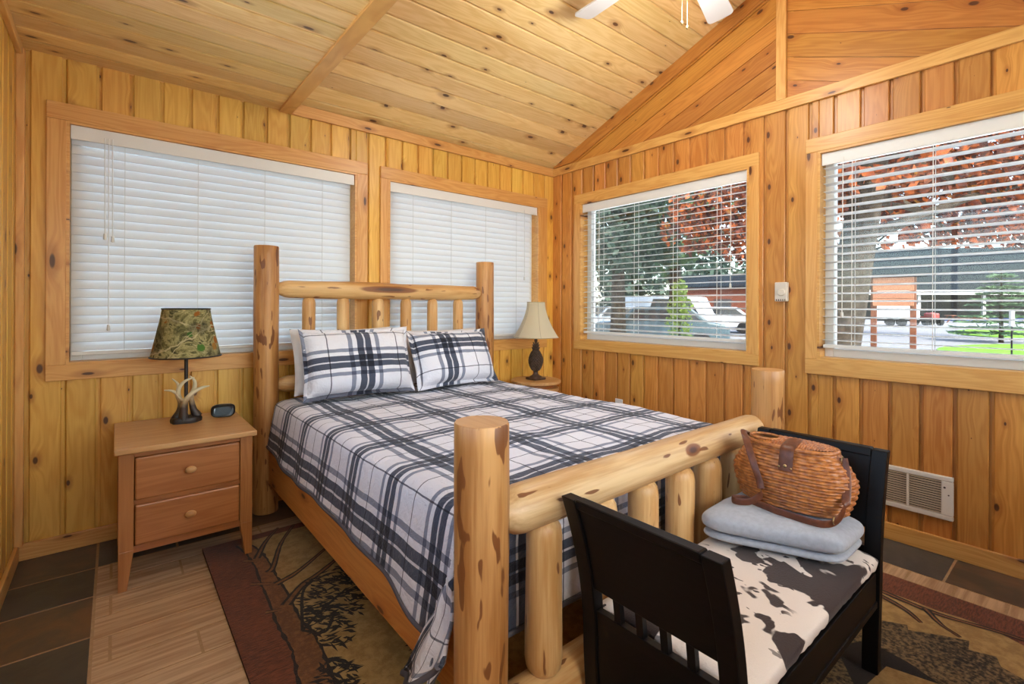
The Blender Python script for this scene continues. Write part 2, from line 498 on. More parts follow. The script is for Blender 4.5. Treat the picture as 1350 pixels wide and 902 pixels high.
def wicker():
    m = NT('wicker_cane')
    f = m.noise(m.coord(), 55, 3)
    col = m.mix(m.maprange(f, .3, .7), srgb(192, 122, 62), srgb(142, 80, 36))
    m.bsdf(col, .4, .5, coat=.2)
    return m.mat
M['wicker'] = wicker()

# exterior
def leafy(name, cols, tr=.3):
    m = NT(name)
    c = m.coord()
    f = m.noise(c, 2.2, 3, .7)
    w = m.n('TexWhiteNoise', noise_dimensions='3D')
    g = m.n('NewGeometry')
    v = m.math('ADD', m.math('MULTIPLY', f, .75), m.math('MULTIPLY', g.outputs['Random Per Island'], .25))
    n = len(cols)
    col = m.ramp(m.maprange(v, .3, .72, 0, 1, False), [(i / max(1, n - 1), srgb(*k)) for i, k in enumerate(cols)])
    p = m.bsdf(col, .6, .3)
    t = m.n('BsdfTranslucent'); m.L(col, t.inputs[0])
    mx = m.n('MixShader'); mx.inputs[0].default_value = tr
    m.L(p.outputs[0], mx.inputs[1]); m.L(t.outputs[0], mx.inputs[2]); m.L(mx.outputs[0], m.out.inputs[0])
    return m.mat
M['maple'] = leafy('autumn_maple_leaves', [(44, 28, 28), (104, 50, 34), (170, 88, 38), (54, 34, 30), (96, 46, 34), (168, 116, 42)])
M['maple_dark'] = leafy('shaded_maple_leaves', [(60, 34, 30), (104, 50, 34), (58, 40, 34), (140, 78, 40)])  # darker copy of the maple leaves, shade put into the colours
M['green'] = leafy('green_leaves', [(44, 64, 44), (72, 94, 54), (56, 80, 58), (98, 114, 64)])
M['dark_green'] = leafy('dark_green_leaves', [(34, 50, 44), (58, 76, 62), (46, 64, 52)])
M['lime'] = leafy('lime_green_leaves', [(86, 110, 48), (124, 142, 66), (100, 124, 60)])
M['spruce'] = leafy('spruce_needles', [(60, 86, 68), (92, 118, 84), (74, 100, 76)])
M['bark'] = plain('grey_brown_bark', srgb(52, 46, 40), .95, .1, nscale=14, namp=.4, bump=.8)
M['gravel'] = plain('pale_gravel', srgb(116, 115, 118), .95, .1, nscale=3, namp=.1)
M['apron'] = plain('pale_bounce_ground', srgb(238, 236, 232), .9, .1, nscale=2, namp=.03)  # near-white colour of the unseen ground added to bounce daylight indoors
M['lawn'] = plain('green_lawn', srgb(92, 126, 44), .95, .1, nscale=2.5, namp=.25)
M['cedar'] = pine('cedar_sign', 'z', 'y', .2, 0, light=(154, 102, 72), dark=(128, 76, 50), knots=.1)
M['cedar_post'] = plain('stained_post', srgb(98, 56, 36), .7, .3, nscale=8, namp=.15)
M['shed'] = plain('brown_shed_siding', srgb(90, 50, 38), .8, .2, nscale=5, namp=.1)
M['roof'] = plain('slate_blue_roof', srgb(26, 32, 38), .95, .05, nscale=3, namp=.1)
M['house'] = plain('dark_house_siding', srgb(52, 52, 54), .9, .2, nscale=2, namp=.1)
M['fascia'] = plain('white_fascia', srgb(170, 166, 162), .6, .3)
M['car_white'] = plain('white_car_paint', srgb(176, 178, 182), .3, .5)
M['car_blue'] = plain('blue_grey_car_paint', srgb(54, 72, 80), .3, .5)
M['tyre'] = plain('black_tyre', srgb(26, 26, 28), .8, .2)
M['tractor'] = plain('red_tractor_paint', srgb(140, 46, 42), .45, .4)
M['blue_tarp'] = plain('blue_tarp', srgb(62, 88, 138), .6, .3)
M['car_glass'] = plain('dark_car_glass', srgb(36, 42, 48), .1, .6)

# ------------------------------------------------------------------ the room: boards with grooves round the openings
ZTOP = 2.389
W1 = (-3.302, -1.857, .905, 2.093); W2 = (-1.627, -.187, .905, 2.093)
W3 = (-1.790, -.350, .905, 2.090); W4 = (-3.620, -2.179, .905, 2.090)

def board_wall(name, axis, a0, a1, pitch, off, openings, mat, zt=ZTOP, thick=.12, sgn=1, groove=.017, depth=.015):
    """boards along z on the plane axis=0; the room is on the negative side (sgn=1) of it"""
    mb = MB()
    def put(u0, u1, d0, d1, z0, z1):
        if axis == 'y': mb.box(u0, u1, d0, d1, z0, z1)
        else: mb.box(d0, d1, u0, u1, z0, z1)
    def cells(u0, u1, d0, d1):
        cuts = sorted({u0, u1} | {min(max(c, u0), u1) for o in openings for c in o[:2]})
        for p, q in zip(cuts, cuts[1:]):
            if q - p < 1e-5: continue
            mid = (p + q) / 2
            o = [o for o in openings if o[0] < mid < o[1]]
            if o:
                put(p, q, d0, d1, 0, o[0][2]); put(p, q, d0, d1, o[0][3], zt)
            else: put(p, q, d0, d1, 0, zt)
    cells(a0, a1, depth, thick)
    k0 = floor((a0 - off) / pitch) - 1
    k = k0
    while off + k * pitch < a1:
        u0 = max(a0, off + k * pitch + groove / 2); u1 = min(a1, off + (k + 1) * pitch - groove / 2)
        if u1 - u0 > .004: cells(u0, u1, 0, depth + .0005)
        k += 1
    o = mb.build(name, mat, bevel=.0045, bseg=1)
    return props(o, kind='structure')

XW = -3.475; YS = -3.96
board_wall('wall_north', 'y', XW - .12, .12, .128, -.366, [W1, W2], M['wall_n'], zt=2.5)
board_wall('wall_east', 'x', YS - .12, 0.0, .1262, -.366, [W3, W4], M['wall_e'], zt=2.452)

# west wall (beside the camera), with an unseen window added to light the flat ceiling
W6 = (-3.60, -.85, .95, 2.30)
board_wall('wall_west', 'x', YS, 0.0, .128, -.1, [W6], M['wall_w'])
ww = scene.objects['wall_west']
for v_ in ww.data.vertices: v_.co.x = XW - v_.co.x
ww.data.flip_normals()
w6 = props(thing('window_6', None, None), kind='structure')
mb = MB()
for yy in (W6[0], (W6[0] + W6[1]) / 2 - .025, W6[1] - .05): mb.box(XW - .1, XW - .05, yy, yy + .05, W6[2], W6[3])
for zz in (W6[2], W6[3] - .05): mb.box(XW - .1, XW - .05, W6[0] + .05, W6[1] - .05, zz, zz + .05)
mb.build('sash_frame', M['white_vinyl'], w6)
mb = MB(); mb.box(XW - .078, XW - .072, W6[0] + .02, W6[1] - .02, W6[2] + .02, W6[3] - .02); mb.build('pane', M['glass'], w6)
# south wall behind the camera with unseen high windows added for daylight
DO = (-3.35, -.12, 1.0, 2.30)
mb = MB()
mb.box(XW, DO[0], YS - .12, YS, 0, ZTOP + .1); mb.box(DO[1], 0, YS - .12, YS, 0, ZTOP + .1)
mb.box(DO[0], DO[1], YS - .12, YS, DO[3], ZTOP + .1); mb.box(DO[0], DO[1], YS - .12, YS, 0, DO[2])
props(mb.build('wall_south', M['wall_n']), kind='structure')
mb = MB(); mb.box(XW - .4, .5, YS - 1.05, YS - .121, 2.33, 2.40)
props(mb.build('added_sun_eave', M['white_vinyl']), kind='structure')  # unseen overhang, added to keep direct sun off the floor
dr = thing('window_5', None, None); props(dr, kind='structure')
mb = MB()
for xx in (DO[0], DO[0] + 1.075, DO[0] + 2.15, DO[1] - .05):
    mb.box(xx, xx + .05, YS - .09, YS - .04, DO[2], DO[3])
mb.box(DO[0] + .05, DO[1] - .05, YS - .09, YS - .04, DO[3] - .05, DO[3]); mb.box(DO[0] + .05, DO[1] - .05, YS - .09, YS - .04, DO[2], DO[2] + .05)
mb.build('sash_frame', M['white_vinyl'], dr)
mb = MB(); mb.box(DO[0] + .02, DO[1] - .02, YS - .07, YS - .064, DO[2] + .02, DO[3] - .02); mb.build('pane', M['glass'], dr)

# floor: slate border round wood-look tiles, laid in grout
mb = MB()
mb.box(XW - .1, .1, YS - .1, .1, -.12, -.0012, 4)
GR = .010
def tile(x0, x1, y0, y1, mi): mb.box(x0 + GR / 2, x1 - GR / 2, y0 + GR / 2, y1 - GR / 2, -.006, 0, mi)
rs = random.Random(3)
ys = [0, -.305, -.585, -.90, -1.19, -1.49, -1.79, -2.09, -2.39, -2.69, -2.99, -3.29, -3.59, YS]
pat = [0, 1, 2, 1, 0, 3, 1, 2, 0, 3, 1, 0, 2]
for i, (p, q) in enumerate(zip(ys, ys[1:])): tile(XW, -3.178, q, p, pat[i])
xs = [-3.178, -2.873, -2.57, -2.265, -1.96, -1.655, -1.35, -1.045, -.74, -.435, -.31]
for i, (p, q) in enumerate(zip(xs, xs[1:])): tile(p, q, -.305, 0, [3, 1, 0, 3, 2, 1, 3, 0, 1, 2][i])
ys = [0, -.345, -.65, -.955, -1.26, -1.56, -1.865, -2.165, -2.47, -2.773, -3.08, -3.38, -3.68, YS]
for i, (p, q) in enumerate(zip(ys, ys[1:])): tile(-.31, 0, q, p, [1, 0, 3, 2, 3, 1, 0, 2, 3, 0, 3, 1, 0][i])
row = 0; y = -.305
while y > YS + .02:
    y2 = max(y - .157, YS)
    cuts = [-3.178] + ([-3.127] if row % 2 == 0 else [])
    x = (-3.127 if row % 2 == 0 else -3.178) + (.61 if row % 2 == 0 else .30)
    x += (row // 2 % 2) * .12
    while x < -.44: cuts.append(x); x += .61
    cuts += [-.42, -.31] if cuts[-1] < -.47 else [-.31]
    for p, q in zip(cuts, cuts[1:]): tile(p, q, y2, y, 5)
    y = y2; row += 1
props(mb.build('floor', SL + [M['grout'], M['tile']]), kind='structure')

# ceilings
PITCH = .394; ZV = 2.464; YR = -1.98
ZR = ZV + PITCH * 1.98
def ceiling_boards(name, mat, x0, x1, pts, pitch, start):
    """boards running along x; pts: list of (y, z) down the slope"""
    mb = MB()
    (ya, za), (yb, zb) = pts
    Ltot = abs(yb - ya)
    def P(y): return za + (zb - za) * (y - ya) / (yb - ya)
    d = -1 if yb < ya else 1
    def slab(p, q, lo, hi):
        vs = []
        for x in (x0, x1):
            for (yy, o) in ((p, lo), (q, lo), (q, hi), (p, hi)): vs.append((x, yy, P(yy) + o))
        mb.add(vs, [(0, 1, 2, 3), (7, 6, 5, 4), (0, 4, 5, 1), (1, 5, 6, 2), (2, 6, 7, 3), (3, 7, 4, 0)])
    slab(ya, yb, .013, .06)
    y = ya + d * start
    edges = [ya]
    while (yb - y) * d > .01:
        edges.append(y); y += d * pitch
    edges.append(yb)
    for p, q in zip(edges, edges[1:]):
        slab(p + d * .0048, q - d * .0048, 0, .0135)
    return props(mb.build(name, mat, bevel=.003, bseg=1), kind='structure')
XB = -2.29   # edge between the flat and the vaulted part
ceiling_boards('ceiling_flat', M['ceil_flat'], XW - .12, XB - .02, [(.12, 2.40), (YS - .12, 2.40)], .1263, .12 + .109)
ceiling_boards('ceiling_vault_north', M['ceil_vault'], XB - .03, .12, [(.06, ZV - PITCH * .06), (YR, ZR)], .1176, .06 + .063)
ceiling_boards('ceiling_vault_south', M['ceil_vault'], XB - .03, .12, [(YS - .12, ZV - PITCH * .12), (YR, ZR)], .1176, .09)
# triangle that closes the vault above the flat part
mb = MB()
mb.prism([(.1, 2.412), (YS - .1, 2.412), (YS - .1, ZV + .01), (YR, ZR + .03), (.1, ZV + .01)], lambda y, z: (XB - .03, y, z), lambda y, z: (XB - .015, y, z))
props(mb.build('wall_vault', M['wall_e']), kind='structure')
# gable above the east wall: herringbone boards round a centre post
def rake_mat(sign):
    m_ = pine('gable_boards_' + ('north' if sign > 0 else 'south'), 'y', 'z', 9, -4)
    return m_
def gable_half(name, sgn, mat):
    mb = MB()
    yc = YR + (.028 if sgn > 0 else -.028)
    y_end = 0.0 if sgn > 0 else YS
    n = 0
    # boards parallel to the rake; each board is a parallelogram clipped below at z = ZTOP + .06
    zb = ZTOP + .05
    h = .128 / cos(math.atan(PITCH))
    def top(y, k): return ZR + .02 - PITCH * abs(y - YR) - k * h
    k = 0
    while top(yc, k) > zb:
        t0 = .004; t1 = h - .004
        za, zb2 = top(yc, k) - t0 * 1.0, top(yc, k) - t1
        # along y until the lower/upper edges meet zb
        def reach(off):
            return (ZR + .02 - k * h - off - zb) / PITCH
        ru = min(reach(t0), abs(y_end - YR)); rl = min(max(reach(t1), .0281), abs(y_end - YR))
        poly = [(yc, za)]
        if reach(t0) > abs(yc - YR):
            poly.append((YR + sgn * ru, ZR + .02 - k * h - t0 - PITCH * ru))
        lo = (YR + sgn * rl, max(zb, ZR + .02 - k * h - t1 - PITCH * rl))
        poly.append(lo)
        if zb2 > zb and rl > .0282: poly.append((yc, zb2))
        else: poly.append((yc, zb))
        if len(poly) > 3 and (Vector((poly[2][0], poly[2][1], 0)) - Vector((poly[1][0], poly[1][1], 0))).length < 1e-4: poly.pop(2)
        mb.prism(poly, lambda y, z: (0, y, z), lambda y, z: (.012, y, z))
        k += 1
    mb.prism([(yc, zb), (y_end, zb), (y_end, ZV + .02), (yc, ZR + .03)], lambda y, z: (.008, y, z), lambda y, z: (.1, y, z))
    return props(mb.build(name, mat), kind='structure')
def gable_mat(name, sgn, seed):
    """pine with its grain turned along the rake"""
    m = pine(name, 'y', 'z', .128, 0.0, seed=seed, light=(200, 136, 62), dark=(168, 102, 38), knots=.5)
    t = m.node_tree
    tc = [n for n in t.nodes if n.type == 'TEX_COORD'][0]
    sx = [n for n in t.nodes if n.type == 'SEPXYZ' and n.inputs[0].is_linked and n.inputs[0].links[0].from_node == tc][0]
    mp = t.nodes.new('ShaderNodeMapping'); mp.vector_type = 'TEXTURE'
    a = math.atan(PITCH)
    mp.inputs['Location'].default_value = (0, YR, ZR + .02)
    mp.inputs['Rotation'].default_value = ((pi / 2 - a) if sgn > 0 else (pi / 2 + a), 0, 0)
    t.links.new(tc.outputs['Object'], mp.inputs[0]); t.links.new(mp.outputs[0], sx.inputs[0])
    return m
gable_half('wall_gable_north', 1, gable_mat('pine_gable_north', 1, 61))
gable_half('wall_gable_south', -1, gable_mat('pine_gable_south', -1, 67))

mb = MB(); mb.box(.006, .1, YR - .06, YR + .06, ZTOP + .03, ZR + .05)
props(mb.build('wall_gable_back', M['wall_e']), kind='structure')
# trims
def trim(n, box, mat, bevel=.003):
    mb = MB(); mb.box(*box)
    return props(mb.build('trim_%d' % n, mat, bevel=bevel), kind='structure')
trim(1, (XB, 0, -.02, .0, ZTOP - .002, ZTOP + .07), M['trim_x'])            # crown along the north wall
trim(2, (-.02, .0, YS, -.0, ZTOP - .002, ZTOP + .066), M['trim_y'])          # band along the east wall
trim(3, (-.024, .0, YR - .028, YR + .028, ZTOP + .06, ZR), M['trim_zy'])     # centre post of the gable
trim(4, (XB - .055, XB + .02, YS, 0, ZTOP - .001, 2.47), M['trim_y'])        # beam edge of the flat ceiling
for n_, sg in ((5, 1), (6, -1)):                                             # rake boards
    mb = MB()
    yend = 0 if sg > 0 else YS
    dzz = .10
    poly = [(YR + sg * .028, ZR - PITCH * .028), (yend - sg * .02, ZV + PITCH * .02), (yend - sg * .02, ZV + PITCH * .02 - .012), (yend - sg * .27, ZV + PITCH * .27 - dzz), (YR + sg * .028, ZR - PITCH * .028 - dzz)]
    mb.prism(poly, lambda y, z: (-.016, y, z), lambda y, z: (.0, y, z))
    props(mb.build('trim_%d' % n_, gable_mat('rake_%d' % n_, sg, 80 + n_), bevel=.002), kind='structure')
trim(7, (XW, XW + .022, YS, 0, ZTOP - .03, ZTOP + .023), M['trim_y'])
trim(8, (XW, XW + .03, -.03, 0, .07, ZTOP), M['trim_z'])
def base(name, box, mat):
    mb = MB(); mb.box(*box); return props(mb.build(name, mat, bevel=.003), kind='structure')
base('baseboard_north', (XW, -.016, -.016, 0, 0, .078), M['trim_x'])
base('baseboard_east', (-.016, 0, YS, 0, 0, .085), M['trim_y'])
base('baseboard_west', (XW, XW + .016, YS, -.016, 0, .075), M['trim_y'])

# ------------------------------------------------------------------ windows and blinds
def window(n, axis, o, cas, mats):
    """o opening (u0,u1,z0,z1); cas casing outer (u0,u1,z0,z1)"""
    root = props(thing('window_%d' % n, None, None), kind='structure')
    def bx(mb, u0, u1, d0, d1, z0, z1):
        if axis == 'y': mb.box(u0, u1, d0, d1, z0, z1)
        else: mb.box(d0, d1, u0, u1, z0, z1)
    hor, ver = mats
    mb = MB()
    bx(mb, cas[0], cas[1], -.02, .0, o[3], cas[3]); bx(mb, cas[0], cas[1], -.02, .0, cas[2], o[2])
    mb.build('casing_rail', hor, root, bevel=.003)
    mb = MB()
    bx(mb, cas[0], o[0], -.0195, .0, o[2], o[3]); bx(mb, o[1], cas[1], -.0195, .0, o[2], o[3])
    mb.build('casing_stile', ver, root, bevel=.003)
    mb = MB()   # wood jamb lining the opening
    bx(mb, o[0], o[0] + .012, -.018, .085, o[2], o[3]); bx(mb, o[1] - .012, o[1], -.018, .085, o[2], o[3])
    bx(mb, o[0] + .012, o[1] - .012, -.018, .085, o[2], o[2] + .012); bx(mb, o[0] + .012, o[1] - .012, -.018, .085, o[3] - .012, o[3])
    mb.build('jamb', hor, root)
    mb = MB()
    f = .045
    a, b, c, d = o[0] + .012, o[1] - .012, o[2] + .012, o[3] - .012
    bx(mb, a, a + f, .068, .125, c, d); bx(mb, b - f, b, .068, .125, c, d)
    bx(mb, a + f, b - f, .068, .125, c, c + f); bx(mb, a + f, b - f, .068, .125, d - f, d)
    mb.build('sash_frame', M['white_vinyl'], root, bevel=.003)
    mb = MB(); bx(mb, a + f - .005, b - f + .005, .10, .106, c + f - .005, d - f + .005); mb.build('pane', M['glass'], root)
    return root
window(1, 'y', W1, (-3.374, -1.781, .830, 2.176), (M['trim_x'], M['trim_z']))
window(2, 'y', W2, (-1.688, -.088, .830, 2.176), (M['trim_x'], M['trim_z']))
window(3, 'x', W3, (-1.852, -.285, .832, 2.168), (M['trim_y'], M['trim_zy']))
window(4, 'x', W4, (-3.69, -2.117, .818, 2.172), (M['trim_y'], M['trim_zy']))

def blind(label, axis, u0, u1, z0, z1, tilt, dpl, cords, pull, pitch=.0445, open_low=0.0, gap=0.0, gapr=0.0):
    """slatted blind hanging in an opening; tilt in degrees (0 = slats level), dpl = depth of the slat centre from the wall plane"""
    loc = ((u0 + u1) / 2, dpl, z1) if axis == 'y' else (dpl, (u0 + u1) / 2, z1)
    root = thing('window_blind', label, 'blind', loc)
    hw = (u1 - u0) / 2
    def pt(u, d, z): return (u, d, z) if axis == 'y' else (d, u, z)
    def bx(mb, a, b, d0, d1, za, zb):
        p = pt(a, d0, za); q = pt(b, d1, zb)
        mb.box(min(p[0], q[0]), max(p[0], q[0]), min(p[1], q[1]), max(p[1], q[1]), min(p[2], q[2]), max(p[2], q[2]))
    H = z1 - z0
    mb = MB(); bx(mb, -hw, hw, -.034, -.026, -.068, 0); bx(mb, -hw, hw, -.026, .025, -.045, -.001)
    mb.build('headrail', M['white_vinyl'], root, bevel=.002)
    mb = MB()
    hw2 = hw - gap
    z = -.062 if abs(tilt) < 40 else -.044; n = int((H + z - .03) / pitch)
    rr = random.Random(int(hw * 1000))
    for i in range(n):
        zc = z - pitch * (i + .5)
        f = sstep(.45, 1.0, i / n)
        t = radians(tilt - open_low * f + rr.uniform(-1.2, 1.2))
        prof = [(-.025, 0), (-.0125, .0022), (0, .003), (.0125, .0022), (.025, 0)]
        up = [(d * cos(t) - h * sin(t), zc + d * sin(t) + h * cos(t)) for d, h in prof]
        dn = [(d * cos(t) - (h - .0024) * sin(t), zc + d * sin(t) + (h - .0024) * cos(t)) for d, h in prof]
        poly = up + dn[::-1]
        mb.prism(poly, lambda d, zz: pt(-hw2 + .002, d, zz), lambda d, zz: pt(hw2 - .002 - gapr, d, zz))
    mb.build('slats', M['slat'], root, smooth=35)
    zb = z - pitch * n
    mb = MB(); bx(mb, -hw2 + .002, hw2 - .002, -.022, .022, zb - .022, zb - .002); mb.build('bottom_rail', M['white_vinyl'], root, bevel=.003)
    for c in cords:
        mb = MB()
        for d in (-.0285, .0275):
            bx(mb, c - .0015, c + .0015, d - .0008, d + .0008, zb - .01, -.05)
        for i in range(0, n, 1):
            zc = z - pitch * (i + .5) - .004
            pass
        mb.build('ladder_cord', M['white_vinyl'], root)
    for (u, ln) in pull:
        mb = MB()
        mb.tube([pt(u, -.04, -.04), pt(u + .002, -.041, -ln)], .0022, 6)
        po = mb.build('pull_cord', M['white_vinyl'], root)
        mb = MB()
        p = pt(u + .002, -.041, -ln)
        mb.lathe([(.001, 0), (.006, -.004), (.008, -.03), (.005, -.034)], 10, p)
        mb.build('tassel', M['white_vinyl'], po, smooth=40)
    return root
blind('white slatted blind closed over the window behind the antler lamp and nightstand', 'y', W1[0] + .014, W1[1] - .014, W1[2] + .012, W1[3] - .013, 70, .028, [-.5, -.18, .16, .5], [(-.58, .52), (-.55, .53), (-.565, .98)], open_low=9, gap=.001, gapr=.016)
blind('white slatted blind closed over the window behind the right headboard post and cream-shaded lamp', 'y', W2[0] + .014, W2[1] - .014, W2[2] + .012, W2[3] - .013, 70, .028, [-.52, -.19, .14, .47], [(.55, .62)], open_low=9, gap=.001, gapr=.05)
blind('open white slatted blind in the window nearest the corner, shrubs and brown shed behind', 'x', W3[0] + .014, W3[1] - .014, W3[2] + .012, W3[3] - .013, 9, .036, [-.5, -.17, .17, .52, .58], [(-.6, .72)], gap=.004)
blind('open white slatted blind in the window above the wall heater, sign and tractor behind', 'x', W4[0] + .014, W4[1] - .014, W4[2] + .012, W4[3] - .013, -6, .036, [-.57, -.2, .22, .56], [(.6, .9)], gap=.004)

# ------------------------------------------------------------------ log bed
PX0, PX1 = -2.442, -.882; PY0, PY1 = -.15, -2.272; PR = .066
bed = thing('log_bed', 'peeled-log bed with tall headboard and low footboard posts, under the plaid quilt', 'bed', ((PX0 + PX1) / 2, (PY0 + PY1) / 2, 0))
BO = Vector(bed.location)
def log(name, p0, p1, r, mats, parent=bed, off=BO, ends='flat', seg=28, wob=.05, seed=0, bend=0.0):
    """a peeled log from p0 to p1 with its grain along the mesh's own z"""
    p0 = Vector(p0); p1 = Vector(p1); d = p1 - p0; Lg = d.length
    mb = MB()
    prof = []
    n = max(10, int(Lg / .05))
    if ends == 'taper':
        zs = [(0, .45), (.012, .62), (.05, .93), (.075, 1.0)] + [(.075 + (Lg - .15) * k / n, 1.0) for k in range(1, n)] + [(Lg - .075, 1.0), (Lg - .05, .93), (Lg - .012, .62), (Lg, .45)]
    elif ends == 'round':
        zs = [(0, .5), (.008, .75), (.022, .93), (.045, 1.0)] + [(.045 + (Lg - .09) * k / n, 1.0) for k in range(1, n)] + [(Lg - .045, 1.0), (Lg - .022, .93), (Lg - .008, .75), (Lg, .5)]
    else:
        zs = [(0, .97), (.004, 1.0)] + [(.004 + (Lg - .008) * k / n, 1.0) for k in range(1, n)] + [(Lg - .004, 1.0), (Lg, .965)]
    vs = []; fs = []
    for z, s in zs:
        for k in range(seg):
            a = 2 * pi * k / seg
            w = 1 + wob * nz(cos(a) * .9 + seed, sin(a) * .9, z * 2.2 + seed * 3)
            rr = (r(z / Lg) if callable(r) else r) * s * w
            vs.append((rr * cos(a), rr * sin(a) + bend * sin(pi * z / Lg), z))
    m_ = len(zs)
    for j in range(m_ - 1):
        for k in range(seg):
            k2 = (k + 1) % seg
            fs.append((j * seg + k, j * seg + k2, (j + 1) * seg + k2, (j + 1) * seg + k))
    mb.add(vs, fs, 0)
    mb.add(vs[:seg], [tuple(range(seg))[::-1]], 1)
    mb.add(vs[-seg:], [tuple(range(seg))], 1)
    o = mb.build(name, mats if isinstance(mats, list) else [mats, M['log_end']], parent, smooth=38)
    o.location = p0 - off
    o.rotation_mode = 'QUATERNION'
    dn = d.normalized()
    if abs(dn.z) > .99: o.rotation_quaternion = (1, 0, 0, 0)
    else:   # local x faces the room (-y)
        zax = dn; xax = Vector((0, -1, 0)); yax = zax.cross(xax).normalized(); xax = yax.cross(zax)
        o.rotation_quaternion = Matrix((xax, yax, zax)).transposed().to_quaternion()
    return o
RT = .012   # rug surface
for i, (x, y, z, rad) in enumerate(((PX0, PY0, 1.54, .066), (PX1, PY0, 1.54, .07), (PX0, PY1, .925, .0655), (PX1, PY1, .925, .066))):
    log('post', (x, y, RT), (x, y, z), rad, M['log_post'], seed=i * 2.3, wob=.05)
log('head_rail', (PX0 + .045, PY0, 1.297), (PX1 - .045, PY0, 1.297), lambda t: .054, M['log_head'], ends='taper', seed=9.1, wob=.16)
log('head_rail', (PX0 + .05, PY0, .735), (PX1 - .05, PY0, .735), .05, M['log'], ends='taper', seed=4.4, wob=.1)
for i, x in enumerate((-2.206, -1.996, -1.765, -1.559, -1.35, -1.131)):
    log('spindle', (x, PY0, .77), (x, PY0, 1.252), .0385, M['log'], ends='round', seed=20 + i, wob=.08)
log('foot_rail', (PX0 + .06, PY1 + .024, .675), (PX1 - .05, PY1 + .024, .678), lambda t: .062 - .004 * t, M['log_foot'], ends='taper', seed=14.1, wob=.05)
log('foot_rail', (PX0 + .05, PY1 + .016, .165), (PX1 - .05, PY1 + .016, .165), .06, M['log'], ends='taper', seed=5.5, wob=.06)
for i, x in enumerate((-2.222, -1.99, -1.775, -1.56, -1.365, -1.165)):
    log('spindle', (x, PY1 + .016, .215), (x, PY1 + .016, .632), .05, M['log'], ends='round', seed=30 + i, wob=.08)
mb = MB(); mb.box(PX0 + .002, PX0 + .046, PY1 + .06, PY0 - .06, .185, .375); mb.build('side_rail', M['rail'], bed, BO, bevel=.004)
mb = MB(); mb.box(PX1 - .046, PX1 - .002, PY1 + .06, PY0 - .06, .185, .375); mb.build('side_rail', M['rail'], bed, BO, bevel=.004)
mb = MB()
for k in range(9):
    yy = PY1 + .2 + k * .22
    mb.box(PX0 + .046, PX1 - .046, yy, yy + .09, .27, .29)
mb.build('slats', M['rail'], bed, BO)

# mattress and quilt
mt = MB(); mt.box(-2.39, -.935, -2.145, -.24, .293, .628)
mo = mt.build('mattress', M['sheet'], bevel=.05, bseg=4)
props(mo, 'white mattress under the plaid quilt on the log bed', 'mattress')

QT = .662; QC = -1.662; QW = .752; QY0 = -.232; QL = 1.93; QR = .055
def drape(a):
    """overhang a past the flat part -> (outward, drop)"""
    if a <= 0: return a, 0.0
    q = QR * pi / 2
    if a < q: return QR * sin(a / QR), QR * (1 - cos(a / QR))
    return QR, QR + (a - q)
def quilt_pt(s, t, d=0.0):
    ax = abs(s) - (QW - QR); ay = t - (QL - QR)
    sg = 1 if s > 0 else -1
    ox, dx = drape(ax); oy, dy = drape(ay)
    x = (QW - QR + ox) * 1.0; y = (QL - QR + oy)
    lo, hi = min(dx, dy), max(dx, dy)
    z = QT - hi - .42 * lo
    if dx > 0:
        x += .17 * max(0, dx - .04)
    if dx > 0 and dy > 0:
        x += .20 * lo; y -= .10 * lo
    x -= .035 * sstep(QL - .35, QL, t) * (1 if dx < .02 else 0) * 0
    if sg < 0: xx = QC - x
    else: xx = QC + x
    yy = QY0 - y
    # wrinkles and sag
    w = .010 * nz(s * 3.1, t * 2.6, 1.7) + .005 * nz(s * 9, t * 8, 4.2) + .0025 * nz(s * 22, t * 20, 9.1)
    top = 1 - sstep(0, .04, hi)
    z += w * top - .008 * top * sstep(.3, .7, abs(s)) + .006
    side = sstep(.02, .1, dx)
    xx += sg * side * (.007 * nz(t * 6, s * 2, 3.3) + .004 * sin(t * 19 + s * 5) * sstep(.05, .3, dx))
    fo = sstep(.02, .1, dy)
    yy -= fo * (1 - side) * .005 * nz(s * 6, t * 2, 8.3)
    return (xx, yy, z)
def quilt_fn(i, j):
    # i across, j along; left overhang grows towards the foot
    t = j * (QL + .36)
    if t > QL - .06:
        k_ = sstep(.66, .76, abs(i * 2 - 1) * (QW + .3))
        t = QL - .06 + (t - QL + .06) * (1 - k_ * .46)
    drop = .235 + .04 * sstep(.05, .5, t) + .008 * sin(t * 4.2 + 1) + .05 * sstep(1.5, 1.8, t)
    s = lerp(-(QW + drop), QW + drop, i)
    return s, t
qm = MB()
qm.grid(lambda i, j: quilt_pt(*quilt_fn(i, j)), 150, 170, uvfn=lambda i, j: quilt_fn(i, j))
def flap(a, b):
    def poly(P, t):
        t *= len(P) - 1; k = min(int(t), len(P) - 2); f = t - k
        return [lerp(P[k][i], P[k + 1][i], f) for i in (0, 1)]
    Lp = poly([(-2.125, .46), (-2.105, .40), (-2.055, .32), (-2.005, .225), (-1.995, .195)], b)
    Rp = poly([(-2.185, .52), (-2.188, .44), (-2.19, .39), (-2.192, .345), (-2.19, .325)], b)
    y = lerp(Lp[0], Rp[0], a); z = lerp(Lp[1], Rp[1], a) - .028 * sin(pi * a) * b
    x = -2.462 - .052 * b + .013 * sin(a * 8.5 + .6) * b - .012 * sin(pi * a) - .01 * nz(a * 4, b * 4, 2)
    return (x, y, z)
qm.grid(flap, 26, 24, uvfn=lambda a, b: (-1.08 - b * .28 + a * .12, 1.72 + a * .30 + b * .1))
qo = qm.build('quilt', [M['plaid'], M['hem']], smooth=180)
sd = qo.modifiers.new('solid', 'SOLIDIFY'); sd.thickness = .010; sd.offset = 1.0
props(qo, 'white quilt with charcoal and grey plaid bands draped over the log bed', 'quilt')
